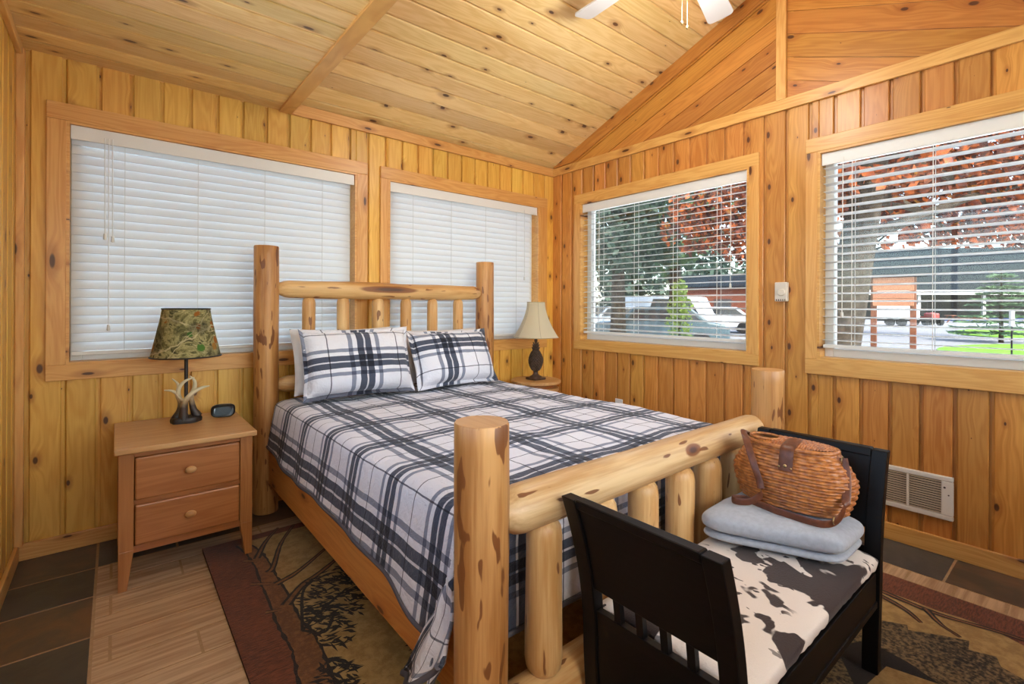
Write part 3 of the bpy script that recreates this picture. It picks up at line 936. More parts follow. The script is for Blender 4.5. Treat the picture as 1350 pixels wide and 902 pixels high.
# binding along the hem
mb = MB()
hemp = [quilt_pt(*quilt_fn(0, j / 120)) for j in range(121)]
mb.tube(hemp, .0075, 8)
hemp = [quilt_pt(*quilt_fn(i / 90, 1)) for i in range(91)]
mb.tube(hemp, .0075, 8)
mb.build('hem_binding', M['hem'], qo, smooth=60)
mb = MB(); mb.tube([flap(k / 30, 1) for k in range(31)], .008, 8); mb.build('hem_binding', M['hem'], qo, smooth=60)

def pillow(name, label, w, h, th, base, lean, yaw, mat, group=None, seed=0, flange=.02, roll=0.0):
    """upright cushion leaning back; base = middle of its bottom edge"""
    def pt(a, b, side):
        u = a * 2 - 1; v = b * 2 - 1
        e = max(abs(u), abs(v))
        prof = ((1 - u ** 4) * (1 - v ** 4))
        prof = max(0, prof) ** .55
        pin = 1 - .05 * (1 - abs(v) ** 2) * abs(u) ** 8 - 0
        pin2 = 1 - .07 * (1 - abs(u) ** 2) * abs(v) ** 8
        x = u * w / 2 * pin; z = (v * h / 2) * pin2 + h / 2
        bulge = th / 2 * prof * (1.12 - .16 * v)
        wr = .012 * nz(u * 2 + seed, v * 2, seed) + .006 * nz(u * 5 + seed, v * 5, 2 + seed)
        y = -side * (bulge + wr * prof * 1.0)
        return (x, y, z)
    o = None
    mb = MB()
    n1, n2 = 44, 32
    mb.grid(lambda a, b: pt(a, b, 1), n1, n2, uvfn=lambda a, b: (a * w, b * h))
    mb.grid(lambda a, b: pt(a, b, -1), n1, n2, uvfn=lambda a, b: (a * w, b * h))
    if flange:
        # flat hemmed border
        ring = []
        nn = 36
        for k in range(nn): ring.append((k / nn, 0))
        for k in range(nn): ring.append((1, k / nn))
        for k in range(nn): ring.append((1 - k / nn, 1))
        for k in range(nn): ring.append((0, 1 - k / nn))
        vs = []; uvs = []
        for a, b in ring:
            p = Vector(pt(a, b, 1)); p.y = 0
            q = Vector((p.x * (1 + 2 * flange / w), .004 * sin(a * 17 + b * 13), (p.z - h / 2) * (1 + 2 * flange / h) + h / 2))
            vs += [p + Vector((0, -.003, 0)), q + Vector((0, -.002, 0)), q + Vector((0, .002, 0)), p + Vector((0, .003, 0))]; uvs += [(a * w, b * h)] * 4
        N = len(ring); fs = []
        for k in range(N):
            a = 4 * k; b = 4 * ((k + 1) % N)
            for q in range(3): fs.append((a + q, a + q + 1, b + q + 1, b + q))
        mb.add(vs, fs, 0, uvs)
    o = mb.build(name, mat, smooth=180)
    o.location = base
    o.rotation_mode = 'XYZ'
    o.rotation_euler = (-radians(lean), radians(roll), radians(yaw))
    return props(o, label, 'pillow', group)
pillow('pillow', 'plain white pillow behind the plaid sham nearest the antler lamp, its edge showing', .62, .39, .09, (-2.035, -.362, .690), 17, -1, M['sheet'], seed=3.3, flange=0)
pillow('pillow', 'pale blue-white pillow behind the plaid sham nearest the pineapple lamp, its top showing', .64, .365, .09, (-1.36, -.362, .690), 17, 2, M['sheet'], seed=5.3, flange=0)
pillow('pillow_sham', 'plaid pillow sham at the head of the bed on the antler lamp side', .60, .368, .17, (-2.025, -.535, .699), 18, -3, M['plaid_p1'], seed=1.2, roll=0)
pillow('pillow_sham', 'plaid pillow sham at the head of the bed on the pineapple lamp side', .60, .352, .17, (-1.375, -.555, .699), 24, 3, M['plaid_p2'], seed=7.7, roll=0)

# ------------------------------------------------------------------ rug
rug = MB()
RX0, RX1, RY0, RY1 = -2.785, -.445, -3.55, -.43
rug.box(RX0, RX1, RY0, RY1, .0, .010, 0)
rug.box(RX0, RX0 + .035, RY0, RY1, .0, .0106, 0)
lay = [.0106]
def rpoly(pts, mi, dz=.0003):
    lay[0] += .00006
    z = lay[0]
    rug.add([(x, y, z) for x, y in pts], [tuple(range(len(pts)))], mi)
def rstrip(pts, w, mi):
    P = catmull([(x, y, 0) for x, y in pts], 6)
    n = len(P); vs = []
    lay[0] += .00006
    for i, p in enumerate(P):
        t = (P[min(i + 1, n - 1)] - P[max(i - 1, 0)]).normalized()
        nrm = Vector((-t.y, t.x, 0))
        ww = (w(i / (n - 1)) if callable(w) else w) * (1 + .25 * nz(p.x * 30, p.y * 30, mi))
        vs += [(p.x + nrm.x * ww, p.y + nrm.y * ww, lay[0]), (p.x - nrm.x * ww, p.y - nrm.y * ww, lay[0])]
    rug.add(vs, [(2 * i, 2 * i + 1, 2 * i + 3, 2 * i + 2) for i in range(n - 1)], mi)
# tan field with a wandering edge
left = []
for k in range(40):
    y = lerp(-.49, -3.5, k / 39); left.append((-2.60 + .018 * sin(y * 7) + .012 * sin(y * 19 + 1), y))
right = []
for k in range(40):
    y = lerp(-3.5, -.49, k / 39); right.append((-.625 + .022 * sin(y * 9 + 2) + .012 * sin(y * 23), y))
rpoly(left + right, 1)
# birch trunk along the left edge
tl = [(-2.626, -.50), (-2.60, -.63), (-2.592, -.785), (-2.598, -.917), (-2.60, -1.099), (-2.608, -1.268), (-2.60, -1.40), (-2.605, -1.50), (-2.62, -1.62), (-2.62, -1.75)]
for (mi, g) in ((2, .010), (3, 0)):
    rstrip(tl, lambda t: .020 + .026 * t + g, mi)
for pts, w in (([(-2.585, -.86), (-2.555, -.817), (-2.473, -.613), (-2.362, -.43)], .011), ([(-2.585, -.98), (-2.483, -.935), (-2.30, -.79)], .013),
               ([(-2.59, -1.16), (-2.50, -1.06), (-2.40, -1.0), (-2.26, -.9)], .016), ([(-2.60, -.70), (-2.53, -.55), (-2.44, -.42)], .010)):
    rstrip(pts, lambda t, w=w: (w + .006) * (1 - .6 * t), 2)
    rstrip(pts, lambda t, w=w: w * .6 * (1 - .6 * t), 3)
for pts in ([(-2.652, -.684), (-2.60, -.73)], [(-2.668, -.914), (-2.60, -.965)], [(-2.665, -1.162), (-2.61, -1.18)]):
    rstrip(pts, .010, 2); rstrip(pts, .007, 3)
rr = random.Random(12)
def sprays(cx, cy, rx, ry, n, mi=2):
    for _ in range(n):
        a = rr.uniform(0, 2 * pi); q = sqrt(rr.random())
        x = cx + rx * q * cos(a); y = cy + ry * q * sin(a)
        th = rr.uniform(-.9, .9) + pi * .8; ln = rr.uniform(.012, .034); w = rr.uniform(.004, .008)
        dx, dy = cos(th), sin(th)
        lay[0] += .0000006
        z = lay[0]
        rug.add([(x - dx * ln, y - dy * ln, z), (x - dy * w, y + dx * w, z), (x + dx * ln, y + dy * ln, z), (x + dy * w, y - dx * w, z)], [(0, 1, 2, 3)], mi)
sprays(-2.42, -1.22, .13, .19, 190); sprays(-2.50, -1.38, .07, .17, 90); sprays(-2.33, -1.08, .12, .10, 70); sprays(-2.56, -1.66, .06, .10, 70)
sprays(-2.28, -1.72, .03, .14, 90); sprays(-2.20, -1.92, .05, .2, 90)
for x, y in ((-2.45, -1.05), (-2.36, -1.2), (-2.47, -1.35)):
    rstrip([(-2.585, -1.36), ((x - 2.58) / 2, y - .07), (x, y)], .006, 2)
# bear-like dark shape, tan ground and branches on the heater side
rpoly([(-1.0, -2.60), (-.90, -2.66), (-.862, -2.684), (-.822, -2.751), (-.855, -2.76), (-.799, -2.842), (-.757, -2.913), (-.821, -2.919), (-.792, -2.985), (-.846, -3.001), (-.868, -3.055), (-.95, -3.16), (-1.05, -3.3), (-1.5, -3.35), (-1.7, -3.1), (-1.55, -2.75), (-1.3, -2.6)], 4)
rpoly([(-1.16, -2.62), (-1.04, -2.68), (-1.06, -2.80), (-1.12, -2.93), (-1.24, -2.9), (-1.32, -2.72)], 2)
rpoly([(-1.14, -2.76), (-1.10, -2.9), (-1.2, -3.0), (-1.34, -2.85), (-1.3, -2.74)], 1)
for pts, w in (([(-.62, -2.55), (-.64, -2.70), (-.645, -2.817), (-.60, -3.035), (-.62, -3.3)], .012), ([(-.66, -2.60), (-.706, -2.716), (-.764, -2.781)], .011), ([(-.64, -2.77), (-.717, -2.829), (-.758, -2.89)], .008), ([(-.63, -2.2), (-.66, -2.4), (-.63, -2.55)], .012)):
    rstrip(pts, lambda t, w=w: (w + .005) * (1 - .5 * t), 2); rstrip(pts, lambda t, w=w: w * .55 * (1 - .5 * t), 3)
ro = rug.build('rug', RUG)
props(ro, 'large rust-bordered tan rug with woven tree branches, lying under the log bed', 'rug')

# ------------------------------------------------------------------ nightstand with two drawers
NX0, NX1, NY0, NY1 = -3.105, -2.605, -.625, -.06
ns = thing('nightstand', 'two-drawer alder nightstand under the antler lamp', 'nightstand', ((NX0 + NX1) / 2, (NY0 + NY1) / 2, 0))
NO = Vector(ns.location)
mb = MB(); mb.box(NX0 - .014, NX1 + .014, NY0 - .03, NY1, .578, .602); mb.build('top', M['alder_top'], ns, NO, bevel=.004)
mb = MB()
def leg(mb, x, y, sx, sy, zb_=0.0):
    w = .052
    # front or rear leg that tapers inward below the case
    prof = [(.578, w), (.165, w), (zb_, .030)]
    for (za, wa), (zb, wb) in zip(prof, prof[1:]):
        q = lambda ww, z: [(x, y, z), (x + sx * ww, y, z), (x + sx * ww, y + sy * .045, z), (x, y + sy * .045, z)]
        mb.add(q(wa, za) + q(wb, zb), [(0, 1, 2, 3), (7, 6, 5, 4), (0, 4, 5, 1), (1, 5, 6, 2), (2, 6, 7, 3), (3, 7, 4, 0)])
for (x, y, sx, sy) in ((NX0, NY0, 1, 1), (NX1, NY0, -1, 1), (NX0, NY1 - .005, 1, -1), (NX1, NY1 - .005, -1, -1)):
    mb = MB(); leg(mb, x, y, sx, sy, .0125 if (sx < 0 and sy > 0) else 0.0)
    o = mb.build('leg', M['alder_z'], ns, NO, bevel=.002)
mb = MB()
mb.box(NX0 + .003, NX0 + .02, NY0 + .04, NY1 - .045, .15, .578); mb.box(NX1 - .02, NX1 - .003, NY0 + .04, NY1 - .045, .15, .578)
mb.box(NX0 + .04, NX1 - .04, NY1 - .02, NY1 - .008, .15, .578); mb.box(NX0 + .02, NX1 - .02, NY0 + .04, NY1 - .03, .15, .165)
mb.build('case', M['alder_x'], ns, NO)
mb = MB()
mb.box(NX0 + .05, NX1 - .05, NY0 + .008, NY0 + .03, .15, .178); mb.box(NX0 + .05, NX1 - .05, NY0 + .008, NY0 + .03, .353, .372); mb.box(NX0 + .05, NX1 - .05, NY0 + .008, NY0 + .03, .555, .578)
mb.build('face_rail', M['alder_x'], ns, NO)
for (z0, z1) in ((.181, .352), (.372, .553)):
    mb = MB()
    mb.box(NX0 + .055, NX1 - .055, NY0 - .006, NY0 + .016, z0, z1)
    d = mb.build('drawer', M['alder_x'], ns, NO, bevel=.007)
    mb = MB()
    cx = (NX0 + NX1) / 2; cz = (z0 + z1) / 2 + .008
    prof = [(.008, 0), (.008, .010), (.017, .016), (.0185, .022), (.015, .028), (.006, .031), (0.0, .0315)]
    for a, b in [(0, 0)]:
        vs = []; fs = []; seg = 20
        for r_, h_ in prof:
            for k in range(seg):
                an = 2 * pi * k / seg; vs.append((cx + r_ * 1.15 * cos(an), NY0 - .006 - h_, cz + r_ * .85 * sin(an)))
        for j in range(len(prof) - 1):
            for k in range(seg):
                k2 = (k + 1) % seg; fs.append((j * seg + k, j * seg + k2, (j + 1) * seg + k2, (j + 1) * seg + k))
        mb.add(vs, fs)
    mb.build('knob', M['alder_top'], d, NO, smooth=60)

# antler lamp
LX, LY, LZ = -2.835, -.245, .602
al = thing('table_lamp', 'table lamp with antler base and woodland-print shade on the two-drawer nightstand', 'lamp', (LX, LY, LZ))
mb = MB()
def basept(i, j):
    a = 2 * pi * i; r = [1.0, 1.03, 1.0, .93][j]; z = [0, .012, .022, .027][j]
    e = 1 + .05 * sin(5 * a + 1) + .04 * nz(cos(a) * 2, sin(a) * 2, 1)
    return (r * e * .066 * cos(a), r * e * .05 * sin(a), z)
vs = [basept(k / 36, j) for j in range(4) for k in range(36)]
fs = [(j * 36 + k, j * 36 + (k + 1) % 36, (j + 1) * 36 + (k + 1) % 36, (j + 1) * 36 + k) for j in range(3) for k in range(36)]
fs += [tuple(range(36))[::-1], tuple(range(108, 144))]
mb.add(vs, fs); mb.build('base', M['iron'], al, smooth=50)
mb = MB(); mb.tube([(0, .005, .02), (0, .005, .40)], .0085, 14); mb.lathe([(.012, 0), (.014, .02), (.010, .05)], 14, (0, .005, .345)); mb.build('stem', M['iron'], al, smooth=50)
ANT = [  # (main beam points, radii, tines)
    ([(-.012, -.025, .02), (-.014, -.03, .06), (-.012, -.034, .10), (.004, -.04, .13), (.03, -.035, .155), (.065, -.03, .172), (.098, -.03, .178)], [.024, .017, .0145, .0125, .0105, .0075, .0025]),
    ([(-.04, .01, .02), (-.026, .005, .06), (-.022, .004, .10), (-.034, .0, .14), (-.03, -.008, .18), (-.006, -.012, .21), (.034, -.012, .226)], [.024, .0155, .0135, .012, .010, .007, .0025]),
    ([(.05, .01, .02), (.034, .012, .055), (.026, .012, .09), (.022, .01, .13), (.036, .008, .17), (.036, .004, .205), (.014, .0, .235)], [.024, .0155, .0135, .012, .0105, .0075, .0025]),
]
TIN = [([(-.008, -.036, .11), (-.03, -.045, .13), (-.045, -.045, .152)], [.010, .006, .002]),
       ([(-.034, 0, .145), (-.06, -.005, .165), (-.092, -.006, .172)], [.010, .0065, .002]),
       ([(-.031, -.006, .178), (-.04, -.004, .205), (-.06, 0, .226)], [.009, .005, .002])]
for i, (pts, rad) in enumerate(ANT):
    mb = MB()
    P = catmull(pts, 6); n = len(P)
    rads = []
    for k in range(n):
        t = k / (n - 1) * (len(rad) - 1); a = int(min(t, len(rad) - 2)); rads.append(lerp(rad[a], rad[a + 1], t - a))
    mb.tube(P, rads, 12)
    tp, trd = TIN[i]
    P = catmull(tp, 6); n = len(P)
    mb.tube(P, [lerp(trd[0], trd[2], k / (n - 1)) for k in range(n)], 10)
    mb.build('antler', M['antler'], al, smooth=60)
mb = MB()
sh = 40
def shell(prof, th=.0015, e=(1, 1)):
    vs = []; fs = []
    full = prof + [(r - th, z) for r, z in prof[::-1]]
    m_ = len(full)
    for r, z in full:
        for k in range(sh):
            a = 2 * pi * k / sh; vs.append((r * e[0] * cos(a), r * e[1] * sin(a), z))
    for j in range(m_):
        for k in range(sh):
            k2 = (k + 1) % sh; j2 = (j + 1) % m_
            fs.append((j * sh + k, j * sh + k2, j2 * sh + k2, j2 * sh + k))
    mb.add(vs, fs)
shell([(.152, .335), (.146, .36), (.11, .53), (.103, .578)])
so = mb.build('shade', M['camo'], al, smooth=60)
mb = MB()
for zz, r_ in ((.336, .153), (.577, .1038)):
    P = [(r_ * cos(2 * pi * k / 40), r_ * sin(2 * pi * k / 40), zz) for k in range(41)]
    mb = MB(); mb.tube(P, .0035, 6, caps=False)
    mb.build('trim_band', M['iron'], so, smooth=60)
mb = MB()
for k in range(3):
    a = 2 * pi * k / 3; mb.tube([(.006 * cos(a), .005 + .006 * sin(a), .40), (.103 * cos(a), .103 * sin(a), .572)], .0015, 5)
mb.build('harp', M['iron'], al)

# alarm clock
ac = thing('alarm_clock', 'small black oval digital alarm clock on the two-drawer nightstand', 'alarm clock', (-2.668, -.225, .602), radians(-14))
mb = MB()
def ac_pt(i, j):
    a = 2 * pi * i; e = .62
    cx_ = math.copysign(abs(cos(a)) ** e, cos(a)); sz = math.copysign(abs(sin(a)) ** e, sin(a))
    f = [.80, .97, 1.0, .97, .86][j]; yy = [.024, .016, 0, -.014, -.021][j]
    return (.057 * f * cx_, yy + (.5 * sz * .012), .033 + .033 * f * sz)
n_ = 40
vs = [ac_pt(k / n_, j) for j in range(5) for k in range(n_)]
fs = [(j * n_ + k, j * n_ + (k + 1) % n_, (j + 1) * n_ + (k + 1) % n_, (j + 1) * n_ + k) for j in range(4) for k in range(n_)]
fs += [tuple(range(n_))[::-1], tuple(range(4 * n_, 5 * n_))]
mb.add(vs, fs); mb.build('body', M['black_plastic'], ac, smooth=50)
mb = MB()
vs = [(.040 * math.copysign(abs(cos(2 * pi * k / n_)) ** .55, cos(2 * pi * k / n_)), -.0225 + .006 * sin(2 * pi * k / n_), .034 + .021 * math.copysign(abs(sin(2 * pi * k / n_)) ** .55, sin(2 * pi * k / n_))) for k in range(n_)]
mb.add(vs, [tuple(range(n_))]); mb.build('display', M['lcd'], ac)

# round side table and pineapple lamp
TX, TY = -.455, -.275
rt = thing('side_table', 'round wooden pedestal side table in the corner under the pineapple lamp', 'side table', (TX, TY, 0))
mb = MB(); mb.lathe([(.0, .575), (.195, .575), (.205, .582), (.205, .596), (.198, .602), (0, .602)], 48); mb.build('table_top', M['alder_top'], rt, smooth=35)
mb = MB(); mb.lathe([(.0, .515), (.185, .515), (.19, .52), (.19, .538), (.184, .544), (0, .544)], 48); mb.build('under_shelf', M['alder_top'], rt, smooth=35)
mb = MB(); mb.lathe([(.15, .544), (.15, .575)], 32); mb.build('apron', M['alder_x'], rt, smooth=35)
for k in range(4):
    a = pi / 4 + k * pi / 2
    mb = MB(); mb.tube([(.15 * cos(a), .15 * sin(a), .515), (.165 * cos(a), .165 * sin(a), .0)], [.016, .013], 12); mb.build('leg', M['alder_z'], rt, smooth=40)

pl = thing('table_lamp', 'cream bell-shaded table lamp with a carved pineapple base on the round side table', 'lamp', (TX, TY, .602))
mb = MB()
mb.box(-.060, .060, -.060, .060, 0, .018)
mb.build('foot', M['bronze'], pl, bevel=.006)
mb = MB(); mb.lathe([(.054, .018), (.048, .026), (.032, .034), (.021, .046), (.018, .058), (.022, .070), (.030, .078)], 28); mb.build('pedestal', M['bronze'], pl, smooth=50)
mb = MB()
def pineapple(i, j):
    z = j; a = 2 * pi * i
    r = .058 * (sin(pi * (.13 + .77 * z)) ** .75)
    d1 = abs(((i * 14 + z * 7) % 1) - .5) * 2; d2 = abs(((i * 14 - z * 7) % 1) - .5) * 2
    h = min(d1, d2)
    r += .0085 * (1 - (1 - h) ** 2) - .004
    return (r * cos(a), r * sin(a), .074 + z * .165)
mb.grid(pineapple, 168, 84, closed_u=True)
mb.build('pineapple_body', M['bronze'], pl, smooth=50)
mb = MB()
for ring, (zz, n__, sp, ln) in enumerate(((.230, 10, .019, .034), (.246, 9, .015, .042), (.262, 6, .010, .044))):
    for k in range(n__):
        a = 2 * pi * (k + .5 * ring) / n__
        b0 = Vector((sp * .7 * cos(a), sp * .7 * sin(a), zz)); t_ = Vector(((sp + .016) * cos(a), (sp + .016) * sin(a), zz + ln))
        mb.tube([b0, b0.lerp(t_, .5) + Vector((0, 0, .004)), t_], [.007, .006, .001], 6)
mb.lathe([(.012, .22), (.013, .26), (.008, .29)], 14)
mb.build('leaf_crown', M['bronze'], pl, smooth=60)
mb = MB(); mb.tube([(0, 0, .28), (0, 0, .44)], .007, 12); mb.lathe([(.011, 0), (.014, .02), (.010, .045)], 14, (0, 0, .30)); mb.build('neck', M['bronze'], pl, smooth=50)
mb = MB()
def bell(i, j):
    r = .075 + .115 * (1 - j) ** 1.7
    a = 2 * pi * i
    f = abs(((i * 6) % 1) - .5) * 2         # six panels
    r *= 1 - .045 * (1 - f ** 2)
    return (r * cos(a), r * sin(a), .345 + j * .285)
mb.grid(bell, 96, 18, closed_u=True)
so = mb.build('shade', M['cream_shade'], pl, smooth=60)
sd = so.modifiers.new('solid', 'SOLIDIFY'); sd.thickness = .0015
mb = MB()
for jj in (0, 1):
    mb.tube([bell(k / 96, jj) for k in range(97)], .0028, 6, caps=False)
for k in range(6):
    mb.tube([bell(k / 6 , q / 12) for q in range(13)], .0014, 5)
mb.build('piping', plain('shade_piping', srgb(176, 162, 132), .8), so, smooth=60)
mb = MB()
for k in range(3):
    a = 2 * pi * k / 3; mb.tube([(.006 * cos(a), .006 * sin(a), .44), (.072 * cos(a), .072 * sin(a), .62)], .0013, 5)
mb.build('harp', M['iron'], pl)

# ------------------------------------------------------------------ black bench at the foot of the bed
BX, BY0, BY1 = -1.655, -2.755, -2.330
bn = thing('bench', 'black painted sleigh-end bench with slatted end panels at the foot of the bed', 'bench', (BX, (BY0 + BY1) / 2, 0))
BN = Vector(bn.location)
def flare(z): return .455 + .02 * sstep(.0, .35, z) + .085 * max(0, (z - .33) / .385) ** 1.8
def end_panel(sg):
    root_x = lambda z, d=0: sg * (flare(z) + d)
    hy = (BY1 - BY0) / 2
    def curved(mb, y0, y1, z0, z1, t, n=10):
        vs = []; fs = []
        for k in range(n + 1):
            z = lerp(z0, z1, k / n)
            for (yy, dd) in ((y0, -t / 2), (y1, -t / 2), (y1, t / 2), (y0, t / 2)): vs.append((root_x(z, dd), yy, z))
        for k in range(n):
            for q in range(4):
                fs.append((k * 4 + q, k * 4 + (q + 1) % 4, k * 4 + 4 + (q + 1) % 4, k * 4 + 4 + q))
        fs += [(3, 2, 1, 0), tuple(range(4 * n, 4 * n + 4))]
        mb.add(vs, fs)
    mb = MB(); curved(mb, -hy, -hy + .045, (.0135), .715, .036, 18); po = mb.build('leg', M['black_paint'], bn, bevel=.003)
    mb = MB(); curved(mb, hy - .045, hy, (.0135), .715, .036, 18); mb.build('leg', M['black_paint'], bn, bevel=.003)
    mb = MB()
    curved(mb, -hy + .045, hy - .045, .466, .708, .022, 10); curved(mb, -hy + .045, hy - .045, .20, .408, .022, 6)
    eo = mb.build('end_panel', M['black_paint'], bn, bevel=.002)
    mb = MB(); curved(mb, -hy + .045, hy - .045, .690, .718, .034, 4); mb.build('cap_rail', M['black_paint'], eo, bevel=.005)
    for k in range(4):
        yc = lerp(-hy + .045, hy - .045, (k + 1) / 5)
        mb = MB(); curved(mb, yc - .010, yc + .010, .402, .472, .016, 3); mb.build('slat', M['black_paint'], eo)
end_panel(-1); end_panel(1)
hy = (BY1 - BY0) / 2
for yy in (-hy + .008, hy - .028):
    mb = MB(); mb.box(-.452, .452, yy, yy + .02, .245, .337); mb.box(-.452, .452, yy - .004, yy + .024, .225, .247); mb.build('seat_rail', M['black_paint'], bn, bevel=.003)
mb = MB(); mb.box(-.45, .45, -hy + .03, hy - .03, .30, .333); mb.build('seat_board', M['black_paint'], bn)

cu = MB()
def cush(i, j):
    # closed cross-section swept along x: superellipse pad, i round the section
    a = 2 * pi * i
    x = lerp(-.447, .447, j)
    e = 2 / 3.6
    yy = math.copysign(abs(cos(a)) ** e, cos(a)) * (hy - .002) * (1 + .012 * nz(x * 4, a, 3))
    zz = math.copysign(abs(sin(a)) ** e, sin(a)) * .033
    end = min(1, max(.0, min(j, 1 - j) / .03)) ** .5
    z = .374 + zz * (.55 + .45 * end) + (.008 * nz(x * 5, yy * 6, 1) if zz > 0 else 0)
    if zz < 0 and yy < -.14: z += .008 * nz(x * 30, 2, 1)
    return (BX + x, (BY0 + BY1) / 2 + yy, z)
cu.grid(cush, 72, 90, closed_u=True)
w_ = 72
cu.f.append(list(range(w_))[::-1]); cu.m.append(0); cu.f.append(list(range(90 * w_, 91 * w_))); cu.m.append(0)
co = cu.build('seat_cushion', M['hide'], smooth=50)
props(co, 'brown and cream cowhide-print cushion on the black bench seat', 'cushion')

# folded blanket
bl = MB()
BLX0, BLX1, BLY0, BLY1 = -1.455, -1.20, -2.725, -2.33
def slab(mb, x0, x1, y0, y1, z0, z1, e=7.0, seed=0, nu=96, nv=40, sag=0.0):
    cx, cy, cz = (x0 + x1) / 2, (y0 + y1) / 2, (z0 + z1) / 2
    hx, hy_, hz = (x1 - x0) / 2, (y1 - y0) / 2, (z1 - z0) / 2
    sp = lambda v, p: math.copysign(abs(v) ** p, v)
    def fn(i, j):
        a = 2 * pi * i; b = -pi / 2 + pi * j
        p = 2 / e; q = 2 / 2.3
        cbx = abs(cos(b)) ** .32
        x = cx + hx * cbx * sp(cos(a), p); y = cy + hy_ * cbx * sp(sin(a), p)
        x -= .135 * sstep(-2.74, -2.34, y) * min(1, max(0, (cx + hx - x) / (2 * hx)))
        z = cz + hz * sp(sin(b), .8)
        w = .006 * nz(x * 8 + seed, y * 8, z * 10) + .003 * nz(x * 20, y * 20, seed)
        z += w * (1 if z > cz else .3) - sag * (y - cy)
        x += .004 * nz(y * 9, z * 20, seed + 3)
        return (x, y, z)
    mb.grid(fn, nu, nv, closed_u=True)
slab(bl, BLX0 + .006, BLX1 - .004, BLY0 + .006, BLY1 - .004, .420, .450, seed=1)
slab(bl, BLX0, BLX1, BLY0, BLY1, .444, .512, seed=4)
bo = bl.build('blanket', M['blanket'], smooth=60)
props(bo, 'folded pale blue-grey blanket on the cowhide cushion under the wicker creel', 'blanket')

# wicker creel
CX, CY, CZ = -1.285, -2.525, .520
cr = thing('wicker_creel', 'wicker fishing creel with brown leather strap on the folded blanket', 'basket', (CX, CY, CZ), radians(3))
def creel_pt(a, z, rf=1.0):
    """outline of the body at height z (0..1); long axis = local y, flat back towards +x"""
    bul = .86 + .20 * sin(pi * min(1, (z * .80 + .10))) ** 1.2 - .16 * max(0, z - .55) / .45
    lx = .104 * bul * rf; ly = .178 * bul * rf
    e = .82
    c_, s_ = cos(a), sin(a)
    x = math.copysign(abs(c_) ** e, c_) * lx; y = math.copysign(abs(s_) ** e, s_) * ly
    if x > 0: x *= .8
    return x, y
mb = MB()
NS, ROWS = 30, 20
HB = .198
def weave(i, j):
    a = 2 * pi * i
    row = j * ROWS; k = floor(row); fr = row - k
    ph = i * NS
    w = sin(pi * ph + pi * (k % 2))
    amp = (.5 + .5 * w)
    rnd_ = sin(pi * min(1, max(0, fr)))            # each cane is round
    x, y = creel_pt(a, j)
    n_ = Vector((x / .098 ** 2, y / .17 ** 2, 0)).normalized()
    d = .0050 * amp * rnd_ + .0008 * rnd_
    return (x + n_.x * d, y + n_.y * d, j * HB + .003)
mb.grid(weave, NS * 6, ROWS * 5, closed_u=True)
x0 = len(mb.v)
vs = [(creel_pt(2 * pi * k / 64, 0)[0], creel_pt(2 * pi * k / 64, 0)[1], .004) for k in range(64)]
mb.add(vs, [tuple(range(64))])
mb.build('body', M['wicker'], cr, smooth=60)
mb = MB()
P = [(*creel_pt(2 * pi * k / 72, 1.0, 1.01), HB + .004) for k in range(73)]
mb.tube(P, .0075, 10, caps=False)
mb.build('rim', M['wicker'], cr, smooth=60)
# lid: domed weave with a notch hole towards the far end
mb = MB()
NL = 17
def lid(i, j):
    # i across x, j along y (flat canes across)
    y = lerp(-1, 1, j)
    lim = sqrt(max(0, 1 - abs(y) ** 2.4))
    x = lerp(-1, 1, i) * lim
    bx_, by_ = creel_pt(0 if x > 0 else pi, 1.0)[0], creel_pt(pi / 2, 1.0)[1]
    X_ = abs(bx_) * x; Y_ = by_ * y * .985
    k = floor(j * NL * 2); fr = j * NL * 2 - k
    w = .5 + .5 * sin(pi * i * 9 + pi * (k % 2))
    z = HB + .008 + .012 * (1 - x * x) * (1 - y * y) + .0038 * sin(pi * fr) * (.4 + .6 * w)
    return (X_, Y_, z)
hole = lambda p: (((p[0] + .015) / .036) ** 2 + ((p[1] - .085) / .045) ** 2) < 1
nu_, nv_ = 54, NL * 2 * 5
vs = [lid(i / nu_, j / nv_) for j in range(nv_ + 1) for i in range(nu_ + 1)]
fs = []
for j in range(nv_):
    for i in range(nu_):
        a_ = j * (nu_ + 1) + i
        c_ = vs[a_]
        if not hole(c_): fs.append((a_, a_ + 1, a_ + nu_ + 2, a_ + nu_ + 1))
mb.add(vs, fs)
lo_ = mb.build('lid', M['wicker'], cr, smooth=60)
mb = MB(); mb.add([(x, y, HB - .03) for x, y in [creel_pt(2 * pi * k / 48, .84, .93) for k in range(48)]], [tuple(range(48))]); mb.build('inside_shade', M['dark_void'], cr)  # dark sheet under the lid, standing in for the shaded inside
mb = MB()
P = [(-.015 + .038 * cos(2 * pi * k / 32), .085 + .047 * sin(2 * pi * k / 32), HB + .018) for k in range(33)]
mb.tube(P, .005, 8, caps=False); mb.build('hole_rim', M['wicker'], lo_, smooth=60)
